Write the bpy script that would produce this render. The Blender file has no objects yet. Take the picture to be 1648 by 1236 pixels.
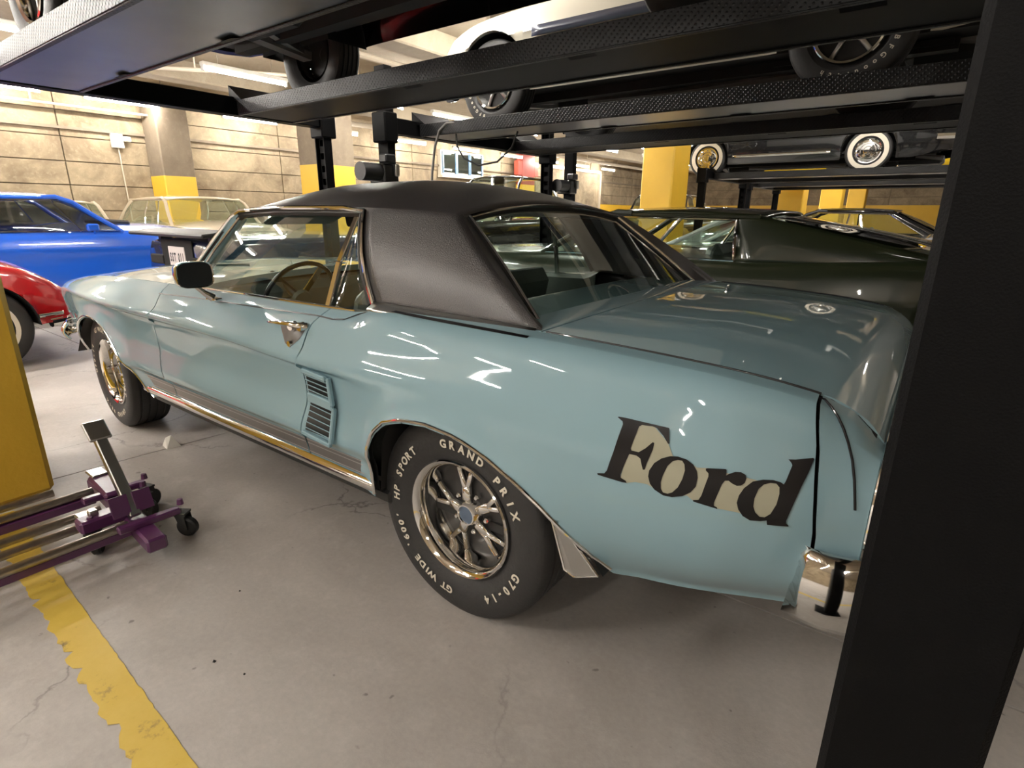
import bpy, bmesh, math, random
import numpy as np
from mathutils import Vector, Matrix
random.seed(7)
PI = math.pi
SC = bpy.context.scene
COL = SC.collection

# ---------------------------------------------------------------- camera, world, exposure, large lights
cam = bpy.data.objects.new('camera', bpy.data.cameras.new('camera'))
COL.objects.link(cam)
cam.data.sensor_width = 36.0
cam.data.lens = 897.64 / 1648 * 36.0
cam.data.clip_start = .02
_yaw, _pit, _rol = -0.930919, -0.296337, 0.007876
_f = Vector((math.cos(_pit)*math.cos(_yaw), math.cos(_pit)*math.sin(_yaw), math.sin(_pit)))
_r = _f.cross(Vector((0, 0, 1))).normalized(); _u = _r.cross(_f)
_c, _s = math.cos(_rol), math.sin(_rol)
_r, _u = _c*_r + _s*_u, -_s*_r + _c*_u
cam.matrix_world = Matrix(((_r.x, _u.x, -_f.x, -1.05224), (_r.y, _u.y, -_f.y, 1.93580), (_r.z, _u.z, -_f.z, 1.24534), (0, 0, 0, 1)))
SC.camera = cam

W = bpy.data.worlds.new('world'); SC.world = W; W.use_nodes = True
W.node_tree.nodes['Background'].inputs[0].default_value = (.9, .8, .66, 1)
W.node_tree.nodes['Background'].inputs[1].default_value = .02
SC.view_settings.view_transform = 'Standard'; SC.view_settings.look = 'None'
SC.view_settings.gamma = 1; SC.view_settings.use_curve_mapping = False
SC.view_settings.exposure = 0.22
TUBE = 330.0          # emission of the fluorescent tubes

# ---------------------------------------------------------------- materials
def nt(m): return m.node_tree.nodes, m.node_tree.links
def mat(name, col, rough=.5, metal=0., coat=0., spec=.5, noise=0., nscale=8., bump=0., bscale=60., flake=False):
    m = bpy.data.materials.new(name); m.use_nodes = True
    N, L = nt(m); b = N['Principled BSDF']
    b.inputs['Base Color'].default_value = (*col, 1); b.inputs['Roughness'].default_value = rough
    b.inputs['Metallic'].default_value = metal; b.inputs['Coat Weight'].default_value = coat
    b.inputs['Coat Roughness'].default_value = .03; b.inputs['Specular IOR Level'].default_value = spec
    tc = N.new('ShaderNodeTexCoord')
    if noise:
        n = N.new('ShaderNodeTexNoise'); n.inputs['Scale'].default_value = nscale; n.inputs['Detail'].default_value = 6
        r = N.new('ShaderNodeMapRange'); r.inputs[3].default_value = 1-noise; r.inputs[4].default_value = 1+noise
        mx = N.new('ShaderNodeMix'); mx.data_type = 'RGBA'; mx.blend_type = 'MULTIPLY'; mx.inputs[0].default_value = 1
        mx.inputs[6].default_value = (*col, 1)
        L.new(tc.outputs['Object'], n.inputs['Vector']); L.new(n.outputs[0], r.inputs[0]); L.new(r.outputs[0], mx.inputs[7])
        L.new(mx.outputs[2], b.inputs['Base Color'])
    if bump:
        n2 = N.new('ShaderNodeTexNoise'); n2.inputs['Scale'].default_value = bscale; n2.inputs['Detail'].default_value = 3
        bp = N.new('ShaderNodeBump'); bp.inputs['Strength'].default_value = bump; bp.inputs['Distance'].default_value = .01
        L.new(tc.outputs['Object'], n2.inputs['Vector']); L.new(n2.outputs[0], bp.inputs['Height']); L.new(bp.outputs[0], b.inputs['Normal'])
    return m
def emit(name, col, s):
    m = bpy.data.materials.new(name); m.use_nodes = True; b = nt(m)[0]['Principled BSDF']
    b.inputs['Base Color'].default_value = (.8, .8, .8, 1)
    b.inputs['Emission Color'].default_value = (*col, 1); b.inputs['Emission Strength'].default_value = s
    return m
def glassmat(name, tint, rough=0.0, base_refl=.02):
    m = bpy.data.materials.new(name); m.use_nodes = True; N, L = nt(m)
    N.remove(N['Principled BSDF']); out = N['Material Output']
    t = N.new('ShaderNodeBsdfTransparent'); t.inputs[0].default_value = (*tint, 1)
    g = N.new('ShaderNodeBsdfGlossy'); g.inputs['Roughness'].default_value = rough; g.inputs[0].default_value = (1, 1, 1, 1)
    lw = N.new('ShaderNodeLayerWeight'); lw.inputs[0].default_value = .5      # Schlick reflectance, same from both faces
    pw = N.new('ShaderNodeMath'); pw.operation = 'POWER'; pw.inputs[1].default_value = 4.0
    ma = N.new('ShaderNodeMath'); ma.operation = 'MULTIPLY_ADD'; ma.inputs[1].default_value = .85; ma.inputs[2].default_value = .055+base_refl
    mx = N.new('ShaderNodeMixShader')
    L.new(lw.outputs['Facing'], pw.inputs[0]); L.new(pw.outputs[0], ma.inputs[0]); L.new(ma.outputs[0], mx.inputs[0]); L.new(t.outputs[0], mx.inputs[1]); L.new(g.outputs[0], mx.inputs[2])
    L.new(mx.outputs[0], out.inputs[0])
    return m

M = {}
M['teal'] = mat('teal_paint', (.225, .355, .405), .55, .0, 1.0, spec=.25)
M['vinyl'] = mat('black_vinyl', (.040, .034, .035), .40, spec=1.0, coat=.9, bump=.6, bscale=330)
M['vinyl'].node_tree.nodes['Principled BSDF'].inputs['Coat Roughness'].default_value = .42
M['chrome'] = mat('chrome', (.80, .79, .77), .07, 1.)
M['chrome2'] = mat('brushed_steel', (.55, .54, .52), .28, 1.)
M['rubber'] = mat('tire_rubber', (.022, .021, .021), .62, bump=.15, bscale=90)
M['black'] = mat('black_paint', (.010, .010, .011), .38, noise=.2)
M['liftblack'] = mat('lift_powder_coat', (.0028, .0028, .0032), .5, spec=.08, bump=.12, bscale=400)
M['satinblack'] = mat('satin_black', (.012, .012, .012), .5)
M['dark'] = mat('dark_underside', (.014, .013, .012), .75, noise=.4, nscale=6)
M['void'] = mat('inner_black', (.004, .004, .004), .9)
M['glass'] = glassmat('window_glass', (.80, .88, .84))
M['glass_dark'] = glassmat('tinted_glass', (.30, .33, .33))
M['white'] = mat('raised_white', (.62, .57, .47), .7)
M['cream'] = mat('decal_cream', (.33, .32, .235), .35, coat=.6, noise=.05, nscale=40)
M['ink'] = mat('decal_black', (.004, .003, .004), .35, spec=.3, coat=.12)
M['rocker'] = mat('rocker_stripe', (.115, .105, .10), .35, coat=.5)
M['rocker2'] = mat('rocker_line', (.30, .29, .28), .35, coat=.5)
M['seat'] = mat('seat_vinyl', (.13, .15, .135), .5, noise=.2, nscale=12)
M['yellow'] = mat('yellow_paint', (.62, .37, .028), .5, noise=.10, nscale=3, bump=.15, bscale=45)
M['purple'] = mat('purple_paint', (.085, .022, .080), .32, coat=.4)
M['grimy'] = mat('worn_chrome_rod', (.42, .38, .33), .3, 1., noise=.35, nscale=30)
M['tread'] = mat('tread_plate', (.009, .009, .010), .42, .0, spec=.35)
M['tubelight'] = emit('fluorescent_tube', (1, .955, .88), TUBE)
M['fixture'] = mat('fixture_white', (.7, .68, .62), .4)
M['pipe'] = mat('painted_pipe', (.42, .36, .28), .5)
M['red_steel'] = mat('red_steel', (.26, .035, .02), .5)
M['tail'] = mat('tail_lens', (.28, .012, .010), .15, coat=.8)
M['lens'] = mat('lamp_lens', (.75, .75, .72), .08, coat=1.)
M['blue_cap'] = mat('cap_blue', (.14, .19, .27), .3, .6)
M['grey_steel'] = mat('grey_steel', (.22, .21, .205), .45, .4, noise=.2, nscale=20)
M['wheelgrey'] = mat('wheel_grey', (.045, .043, .042), .4, .3)
M['hose'] = mat('grey_hose', (.16, .15, .14), .5)
M['silver'] = mat('silver_paint', (.66, .66, .65), .3, .0, 1.)
M['blue'] = mat('blue_paint', (.010, .095, .56), .25, .0, 1.)
M['red'] = mat('red_paint', (.55, .008, .012), .25, .0, 1.)
M['green'] = mat('dark_green_paint', (.018, .024, .010), .3, .0, .8)
M['whitepaint'] = mat('white_paint', (.62, .57, .47), .25, .0, 1.)
M['beige'] = mat('beige_paint', (.50, .42, .31), .3, .2, 1.)
M['blackcar'] = mat('black_car_paint', (.006, .006, .007), .2, .0, 1.)
M['navy'] = mat('navy_paint', (.006, .010, .05), .2, .0, 1.)
M['yellowcar'] = mat('yellow_car_paint', (.75, .50, .01), .25, 0, 1.)
M['paper'] = mat('plate_white', (.62, .58, .56), .5)
M['whitewall'] = mat('whitewall', (.66, .60, .50), .6)
M['stripe_blue'] = mat('stripe_dark', (.03, .035, .06), .3, coat=.7)
M['gold'] = mat('stripe_gold', (.42, .30, .12), .3, coat=.7)
M['silverplate'] = mat('galvanised_plate', (.19, .19, .20), .3, .9, noise=.25, nscale=4)
M['bluesteel'] = mat('blue_frame', (.10, .17, .26), .5)

# diamond tread relief on the plate
def _tread():
    m = M['tread']; N, L = nt(m); b = N['Principled BSDF']
    tc = N.new('ShaderNodeTexCoord'); mp = N.new('ShaderNodeMapping'); mp.inputs['Scale'].default_value = (62, 62, 62); mp.inputs['Rotation'].default_value = (.0, 0.785, .785)
    ck = N.new('ShaderNodeTexVoronoi'); ck.inputs['Randomness'].default_value = .0; ck.inputs['Scale'].default_value = 1
    r = N.new('ShaderNodeMapRange'); r.inputs[1].default_value = .15; r.inputs[2].default_value = .4; r.inputs[3].default_value = 1; r.inputs[4].default_value = 0
    bp = N.new('ShaderNodeBump'); bp.inputs['Strength'].default_value = .5; bp.inputs['Distance'].default_value = .006
    L.new(tc.outputs['Object'], mp.inputs[0]); L.new(mp.outputs[0], ck.inputs['Vector']); L.new(ck.outputs[0], r.inputs[0]); L.new(r.outputs[0], bp.inputs['Height']); L.new(bp.outputs[0], b.inputs['Normal'])
_tread()

def concrete(name, base, dark, stain, rough=.6, scale=1., cracks=False, coatspec=.5):
    m = bpy.data.materials.new(name); m.use_nodes = True; N, L = nt(m); b = N['Principled BSDF']
    tc = N.new('ShaderNodeTexCoord')
    geo = N.new('ShaderNodeNewGeometry')
    def noise(s, d=8, ro=.6, dist=0):
        n = N.new('ShaderNodeTexNoise'); n.inputs['Scale'].default_value = s*scale; n.inputs['Detail'].default_value = d
        n.inputs['Roughness'].default_value = ro; n.inputs['Distortion'].default_value = dist
        L.new(geo.outputs['Position'], n.inputs['Vector']); return n
    n1, n2, n3 = noise(.9, 8, .65, .6), noise(7, 8, .7), noise(60, 4, .6)
    r1 = N.new('ShaderNodeValToRGB'); r1.color_ramp.elements[0].position = .32; r1.color_ramp.elements[1].position = .68
    r1.color_ramp.elements[0].color = (*dark, 1); r1.color_ramp.elements[1].color = (*base, 1)
    L.new(n1.outputs[0], r1.inputs[0])
    mx = N.new('ShaderNodeMix'); mx.data_type = 'RGBA'; mx.blend_type = 'MIX'
    r2 = N.new('ShaderNodeMapRange'); r2.inputs[1].default_value = .52; r2.inputs[2].default_value = .78; r2.inputs[4].default_value = .55
    L.new(n2.outputs[0], r2.inputs[0]); L.new(r2.outputs[0], mx.inputs[0]); L.new(r1.outputs[0], mx.inputs[6]); mx.inputs[7].default_value = (*stain, 1)
    col = mx.outputs[2]
    mv = N.new('ShaderNodeMix'); mv.data_type = 'RGBA'; mv.blend_type = 'MULTIPLY'; mv.inputs[0].default_value = 1
    r3 = N.new('ShaderNodeMapRange'); r3.inputs[3].default_value = .86; r3.inputs[4].default_value = 1.14
    L.new(n3.outputs[0], r3.inputs[0]); L.new(col, mv.inputs[6]); L.new(r3.outputs[0], mv.inputs[7]); col = mv.outputs[2]
    bp = N.new('ShaderNodeBump'); bp.inputs['Strength'].default_value = .25; bp.inputs['Distance'].default_value = .01
    h = n2.outputs[0]
    if cracks:
        v = N.new('ShaderNodeTexVoronoi'); v.feature = 'DISTANCE_TO_EDGE'; v.inputs['Scale'].default_value = .9
        nd = noise(3, 6, .6); ad = N.new('ShaderNodeVectorMath'); ad.operation = 'MULTIPLY_ADD'; ad.inputs[1].default_value = (.35, .35, .35)
        L.new(nd.outputs['Color'], ad.inputs[0]); L.new(tc.outputs['Object'], ad.inputs[2]); L.new(ad.outputs[0], v.inputs['Vector'])
        rc = N.new('ShaderNodeMapRange'); rc.inputs[1].default_value = 0; rc.inputs[2].default_value = .007; rc.inputs[3].default_value = .55; rc.inputs[4].default_value = 0
        L.new(v.outputs['Distance'], rc.inputs[0])
        nm = noise(1.3, 3); rm = N.new('ShaderNodeMapRange'); rm.inputs[1].default_value = .44; rm.inputs[2].default_value = .56
        L.new(nm.outputs[0], rm.inputs[0]); mm = N.new('ShaderNodeMath'); mm.operation = 'MULTIPLY'; L.new(rc.outputs[0], mm.inputs[0]); L.new(rm.outputs[0], mm.inputs[1])
        mc = N.new('ShaderNodeMix'); mc.data_type = 'RGBA'; L.new(mm.outputs[0], mc.inputs[0]); L.new(col, mc.inputs[6]); mc.inputs[7].default_value = (.03, .027, .024, 1); col = mc.outputs[2]
        # small dark pits
        sp = noise(26, 2, .4); rs = N.new('ShaderNodeMapRange'); rs.inputs[1].default_value = .735; rs.inputs[2].default_value = .78; rs.inputs[4].default_value = .55
        L.new(sp.outputs[0], rs.inputs[0]); ms = N.new('ShaderNodeMix'); ms.data_type = 'RGBA'; L.new(rs.outputs[0], ms.inputs[0]); L.new(col, ms.inputs[6]); ms.inputs[7].default_value = (.06, .053, .046, 1); col = ms.outputs[2]
        rr = N.new('ShaderNodeMapRange'); rr.inputs[3].default_value = rough-.14; rr.inputs[4].default_value = rough+.16
        L.new(n1.outputs[0], rr.inputs[0]); L.new(rr.outputs[0], b.inputs['Roughness'])
    else: b.inputs['Roughness'].default_value = rough
    L.new(h, bp.inputs['Height']); L.new(bp.outputs[0], b.inputs['Normal']); L.new(col, b.inputs['Base Color'])
    return m
M['floor'] = concrete('floor_concrete', (.46, .425, .395), (.33, .30, .275), (.53, .50, .47), .5, 1., True)
M['wall'] = concrete('wall_concrete', (.29, .228, .145), (.115, .082, .048), (.37, .305, .21), .85, 1.7)
M['ceil'] = concrete('ceiling_concrete', (.33, .275, .20), (.23, .185, .13), (.37, .32, .24), .9, .8)
M['column'] = concrete('column_concrete', (.19, .15, .105), (.12, .092, .064), (.25, .20, .145), .85, 1.5)
# worn floor paint
def _stripe():
    m = bpy.data.materials.new('yellow_line_paint'); m.use_nodes = True; N, L = nt(m); b = N['Principled BSDF']
    tc = N.new('ShaderNodeTexCoord'); n = N.new('ShaderNodeTexNoise'); n.inputs['Scale'].default_value = 5; n.inputs['Detail'].default_value = 8; n.inputs['Roughness'].default_value = .75
    r = N.new('ShaderNodeValToRGB'); e = r.color_ramp.elements; e[0].position = .33; e[0].color = (.16, .115, .05, 1); e[1].position = .43; e[1].color = (.56, .385, .055, 1)
    x = r.color_ramp.elements.new(.75); x.color = (.62, .44, .09, 1)
    L.new(tc.outputs['Object'], n.inputs['Vector']); L.new(n.outputs[0], r.inputs[0]); L.new(r.outputs[0], b.inputs['Base Color']); b.inputs['Roughness'].default_value = .5
    return m
M['line'] = _stripe()

# ---------------------------------------------------------------- object helpers
def thing(name, label, cat, loc=(0, 0, 0), rz=0., group=None):
    o = bpy.data.objects.new(name, None); COL.objects.link(o); o.empty_display_size = .1
    o.location = loc; o.rotation_euler = (0, 0, rz); o['label'] = label; o['category'] = cat
    if group: o['group'] = group
    return o
def tag(o, label, cat, group=None):
    o['label'] = label; o['category'] = cat
    if group: o['group'] = group
    return o
def struct(o): o['kind'] = 'structure'; return o
def mesh(name, V, F, m, parent=None, smooth=True, ang=None, mats=None):
    me = bpy.data.meshes.new(name); me.from_pydata([tuple(map(float, v)) for v in V], [], [tuple(map(int, f)) for f in F]); me.update()
    for q in (mats or [m]): me.materials.append(q if not isinstance(q, str) else M[q])
    o = bpy.data.objects.new(name, me); COL.objects.link(o)
    if parent: o.parent = parent
    if smooth:
        me.polygons.foreach_set('use_smooth', [True]*len(me.polygons))
        if ang: 
            try: me.set_sharp_from_angle(angle=math.radians(ang))
            except Exception: pass
    return o
def frombm(name, bm, m, parent=None, smooth=False, ang=30):
    me = bpy.data.meshes.new(name); bm.to_mesh(me); bm.free(); me.materials.append(M[m])
    o = bpy.data.objects.new(name, me); COL.objects.link(o)
    if parent: o.parent = parent
    if smooth:
        me.polygons.foreach_set('use_smooth', [True]*len(me.polygons)); me.set_sharp_from_angle(angle=math.radians(ang))
    return o
class MB:                                        # collects primitive solids into ONE mesh object
    def __init__(s): s.V = []; s.F = []
    def add(s, V, F):
        k = len(s.V); s.V += [tuple(map(float, v)) for v in V]; s.F += [tuple(int(i)+k for i in f) for f in F]; return s
    def box(s, c, d, R=None, ch=.0):
        x, y, z = d[0]/2, d[1]/2, d[2]/2
        V = [Vector((a*x, b*y, e*z)) for a in (-1, 1) for b in (-1, 1) for e in (-1, 1)]
        if ch:
            bm = bmesh.new(); vs = [bm.verts.new(v) for v in V]
            for f in ((0,1,3,2),(4,6,7,5),(0,4,5,1),(2,3,7,6),(0,2,6,4),(1,5,7,3)): bm.faces.new([vs[i] for i in f])
            bmesh.ops.bevel(bm, geom=bm.edges[:], offset=ch, segments=1, affect='EDGES'); bm.verts.index_update()
            V = [v.co.copy() for v in bm.verts]; F = [[v.index for v in f.verts] for f in bm.faces]; bm.free()
        else: F = [(0,1,3,2),(4,6,7,5),(0,4,5,1),(2,3,7,6),(0,2,6,4),(1,5,7,3)]
        c = Vector(c)
        return s.add([(R @ v if R else v) + c for v in V], F)
    def bar(s, a, b, w, h, up=(0, 0, 1), ch=.0):
        a, b = Vector(a), Vector(b); x = (b-a).normalized(); y = Vector(up).cross(x)
        y = (Vector((0, 1, 0)) if y.length < 1e-4 else y).normalized(); z = x.cross(y)
        return s.box((a+b)/2, ((b-a).length, w, h), Matrix((x, y, z)).transposed(), ch)
    def tube(s, P, r, n=10, cap=True):
        P = [Vector(p) for p in P]; k = len(P); rr = r if hasattr(r, '__len__') else [r]*k
        V = []; F = []; ref = None
        for i in range(k):
            t = (P[min(i+1, k-1)] - P[max(i-1, 0)]).normalized()
            if ref is None: ref = Vector((0, 0, 1)) if abs(t.z) < .9 else Vector((1, 0, 0))
            u = (ref - t*ref.dot(t)).normalized(); v = t.cross(u); ref = u
            for j in range(n):
                a = 2*PI*j/n; V.append(P[i] + rr[i]*(math.cos(a)*u + math.sin(a)*v))
        for i in range(k-1):
            for j in range(n): F.append((i*n+j, i*n+(j+1) % n, (i+1)*n+(j+1) % n, (i+1)*n+j))
        if cap: F += [tuple(range(n))[::-1], tuple((k-1)*n+j for j in range(n))]
        return s.add(V, F)
    def lathe(s, prof, n=32, c=(0, 0, 0), axis='y', a0=0., close=False):   # profile of (radius, along)
        V = []; F = []; k = len(prof); c = Vector(c)
        for i in range(n):
            a = a0 + 2*PI*i/n; ca, sa = math.cos(a), math.sin(a)
            for r, h in prof:
                V.append(c + Vector({'y': (r*ca, h, r*sa), 'z': (r*ca, r*sa, h), 'x': (h, r*ca, r*sa)}[axis]))
        for i in range(n):
            for j in range(k-1 if not close else k):
                A, B = i*k, ((i+1) % n)*k; j2 = (j+1) % k
                F.append((A+j, A+j2, B+j2, B+j))
        return s.add(V, F)
    def make(s, name, m, parent=None, smooth=True, ang=35):
        o = mesh(name, s.V, s.F, M[m] if isinstance(m, str) else m, parent, smooth, ang)
        bm = bmesh.new(); bm.from_mesh(o.data); bmesh.ops.remove_doubles(bm, verts=bm.verts, dist=1e-5); bmesh.ops.recalc_face_normals(bm, faces=bm.faces); bm.to_mesh(o.data); bm.free()
        if smooth: o.data.set_sharp_from_angle(angle=math.radians(ang))
        return o
def grid(name, P, m, parent=None, weld=True, ang=40, flip=False):
    P = np.asarray(P, float); n, k = P.shape[:2]
    F = [(i*k+j, (i+1)*k+j, (i+1)*k+j+1, i*k+j+1) for i in range(n-1) for j in range(k-1)]
    o = mesh(name, P.reshape(-1, 3), F, M[m], parent)
    bm = bmesh.new(); bm.from_mesh(o.data)
    if weld:
        bmesh.ops.remove_doubles(bm, verts=bm.verts, dist=2e-4); bmesh.ops.dissolve_degenerate(bm, dist=1e-5, edges=bm.edges)
    if flip: bmesh.ops.reverse_faces(bm, faces=bm.faces)
    bm.to_mesh(o.data); bm.free()
    o.data.polygons.foreach_set('use_smooth', [True]*len(o.data.polygons))
    if ang: o.data.set_sharp_from_angle(angle=math.radians(ang))
    return o
def solid(o, t, off=-1):
    md = o.modifiers.new('thick', 'SOLIDIFY'); md.thickness = t; md.offset = off; md.use_even_offset = False; return o
def mirror_copy(o, parent):                     # mirrored twin across the car's centre plane
    me = o.data.copy(); n = len(me.vertices); co = np.empty(n*3, np.float32); me.vertices.foreach_get('co', co); co[1::3] *= -1; me.vertices.foreach_set('co', co)
    me.flip_normals(); me.update()
    c = bpy.data.objects.new(o.name.split('.')[0], me); COL.objects.link(c); c.parent = parent
    for md in o.modifiers:
        if md.type == 'SOLIDIFY': solid(c, md.thickness, md.offset)
    return c
def copy_tree(o, parent=None):
    c = o.copy(); COL.objects.link(c); c.parent = parent
    for ch in list(o.children): copy_tree(ch, c)
    return c
def patch4(A, B, C, D, bulge=(0, 0, 0), n=10):   # bilinear patch A-B (top edge) D-C (bottom edge) with a bulge vector in the middle
    A, B, C, D, w = (np.array(q, float) for q in (A, B, C, D, bulge))
    P = np.zeros((n+1, n+1, 3))
    for i in range(n+1):
        for j in range(n+1):
            s, t = i/n, j/n
            P[i, j] = (1-s)*(1-t)*A + s*(1-t)*B + s*t*C + (1-s)*t*D + w*(4*s*(1-s))*(.35+.65*4*t*(1-t))
    return P
def text_mesh(ch, size, bold=.0):
    cu = bpy.data.curves.new('glyph', 'FONT'); cu.body = ch; cu.size = size; cu.offset = bold; cu.extrude = 0; cu.resolution_u = 3
    o = bpy.data.objects.new('glyph', cu); COL.objects.link(o)
    dg = bpy.context.evaluated_depsgraph_get(); me = bpy.data.meshes.new_from_object(o.evaluated_get(dg))
    V = [v.co.copy() for v in me.vertices]; F = [tuple(p.vertices) for p in me.polygons]
    bpy.data.objects.remove(o); bpy.data.curves.remove(cu); bpy.data.meshes.remove(me)
    return V, F
_glyph = {}
def glyph(ch, size, bold):
    k = (ch, size, bold)
    if k not in _glyph: _glyph[k] = text_mesh(ch, size, bold)
    return _glyph[k]


# ---------------------------------------------------------------- wheels (axle along y, outer face at +y)
def arc_text(parent, words, size, r, y, m='white', bold=.0):   # words: (text, start deg, end deg) clockwise from the top as seen from outside
    for txt, a0, a1 in words:
        mb = MB(); k = len(txt)
        for i, ch in enumerate(txt):
            if ch == ' ': continue
            V, F = glyph(ch, size, bold)
            if not V: continue
            xs = [v.x for v in V]; mid = (min(xs)+max(xs))/2
            phi = math.radians(a0 + (a1-a0)*i/max(1, k-1))
            out = []
            for v in V:
                a = phi + (v.x-mid)/r; rr = r + v.y - size*.36
                out.append((-rr*math.sin(a), y - max(0, abs(rr-r)-.004)*.12, rr*math.cos(a)))
            mb.add(out, F)
        w = mb.make('raised_lettering', m, parent, False); w['kind'] = 'stuff'
def tire(parent, r, w, rim_r, white=None, detail=True):
    h = w/2; sw = .006
    P = [(rim_r, -h*.70), (rim_r+.016, -h*.78), (r-.10, -h*.96), (r-.070, -h), (r-.03, -h*.97), (r-.010, -h*.86)]
    gro = [(-.55, .012), (-.18, .012), (.18, .012), (.55, .012)]
    P.append((r-.002, -h*.72))
    for g, wd in gro: P += [(r, h*g-wd/2), (r-.008, h*g-wd/2+.002), (r-.008, h*g+wd/2-.002), (r, h*g+wd/2)]
    P += [(r-.002, h*.72), (r-.010, h*.86), (r-.016, h*.90), (r-.03, h*.97), (r-.070, h), (r-.10, h*.96), (rim_r+.016, h*.78), (rim_r, h*.70)]
    mb = MB().lathe(P, 56)
    o = mb.make('tire', 'rubber', parent, True, 28)
    if white:
        MB().lathe([(white[0], h*.985), (white[0]+.002, h*1.012), (white[1]-.002, h*1.012), (white[1], h*.985)], 48).make('whitewall', 'whitewall', parent)
    return o
def wheel_styled(parent, r=.339, w=.20, yc=.0):   # chrome styled steel wheel, deep lip, five split spokes
    h = w/2; rim = .178
    tire(parent, r, w+.024, rim+.006)
    MB().lathe([(rim+.006, h-.022), (.1985, h-.012), (.199, h-.002), (.195, h+.002), (.186, h-.003), (.176, h-.016), (.172, h-.05), (.165, h-.085), (.160, h-.092), (.158, h-.12), (.158, -h*.7)], 56).make('rim', 'chrome', parent, True, 40)
    MB().lathe([(.160, h-.098), (.12, h-.094), (.05, h-.080), (.0, h-.078)], 40).make('wheel_centre', 'wheelgrey', parent)
    for k in range(5):
        a = 2*PI*k/5 + .2
        def pt(rad, da, y): return (rad*math.sin(a+da), y, rad*math.cos(a+da))
        mb = MB()
        mb.bar(pt(.040, 0, h-.062), pt(.088, 0, h-.070), .032, .022, (0, 1, 0), .005)
        for s in (-1, 1):
            mb.bar(pt(.080, s*.05, h-.069), pt(.160, s*.21, h-.086), .017, .020, (0, 1, 0), .004)
        mb.make('spoke', 'chrome', parent, True, 50)
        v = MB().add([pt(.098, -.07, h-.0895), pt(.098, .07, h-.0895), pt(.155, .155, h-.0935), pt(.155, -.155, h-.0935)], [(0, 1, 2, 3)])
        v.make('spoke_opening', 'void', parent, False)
        b = a + PI/5
        c = (.066*math.sin(b), h-.076, .066*math.cos(b))
        MB().lathe([(0, .018), (.006, .018), (.0095, .012), (.0105, 0)], 6, c).make('lug_nut', 'chrome', parent, False)
    MB().lathe([(.046, h-.084), (.042, h-.060), (.037, h-.046), (.034, h-.040), (.030, h-.040), (.028, h-.044)], 28).make('centre_cap', 'chrome', parent)
    MB().lathe([(.0285, h-.0435), (.0, h-.0425)], 24).make('cap_emblem', 'blue_cap', parent)
def wheel_plain(parent, r=.33, w=.19, style='spoke', white=None, detail=False):
    h = w/2; rim = r*.56
    tire(parent, r, w, rim+.004, white, detail)
    if style == 'cap':                            # full chrome wheel cover
        MB().lathe([(rim+.012, h-.014), (rim+.004, h-.002), (rim-.014, h-.006), (rim-.03, h+.002), (rim*.62, h+.006), (rim*.55, h-.004), (rim*.36, h+.0), (rim*.30, h+.02), (.0, h+.028)], 40).make('wheel_cover', 'chrome', parent, True, 25)
        for k in range(10):
            a = 2*PI*k/10; c = (rim*.74*math.sin(a), h+.004, rim*.74*math.cos(a))
            MB().lathe([(0, .006), (.010, .004), (.013, 0)], 8, c).make('cover_boss', 'chrome2', parent)
    else:
        MB().lathe([(rim+.006, h-.016), (rim+.012, h-.004), (rim+.006, h), (rim-.008, h-.01), (rim-.018, h-.07), (rim-.02, -h*.6)], 44).make('rim', 'chrome', parent, True, 40)
        MB().lathe([(rim-.018, h-.078), (.05, h-.066), (0, h-.064)], 32).make('wheel_centre', 'satinblack', parent)
        for k in range(5):
            a = 2*PI*k/5 + .1
            def pt(rad, y): return (rad*math.sin(a), y, rad*math.cos(a))
            MB().bar(pt(.03, h-.05), pt(rim-.014, h-.064), .026, .02, (0, 1, 0), .005).make('spoke', 'chrome2', parent, True, 50)
        MB().lathe([(.042, h-.07), (.036, h-.04), (.0, h-.036)], 24).make('centre_cap', 'chrome', parent)
def put_wheel(car, x, y, z, side, builder, steer=0., **kw):
    e = bpy.data.objects.new('wheel', None); COL.objects.link(e); e.parent = car; e.empty_display_size = .1
    e.location = (x, y, z); e.rotation_euler = (0, 0, (0 if side > 0 else PI) + steer)
    builder(e, **kw); return e
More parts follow.
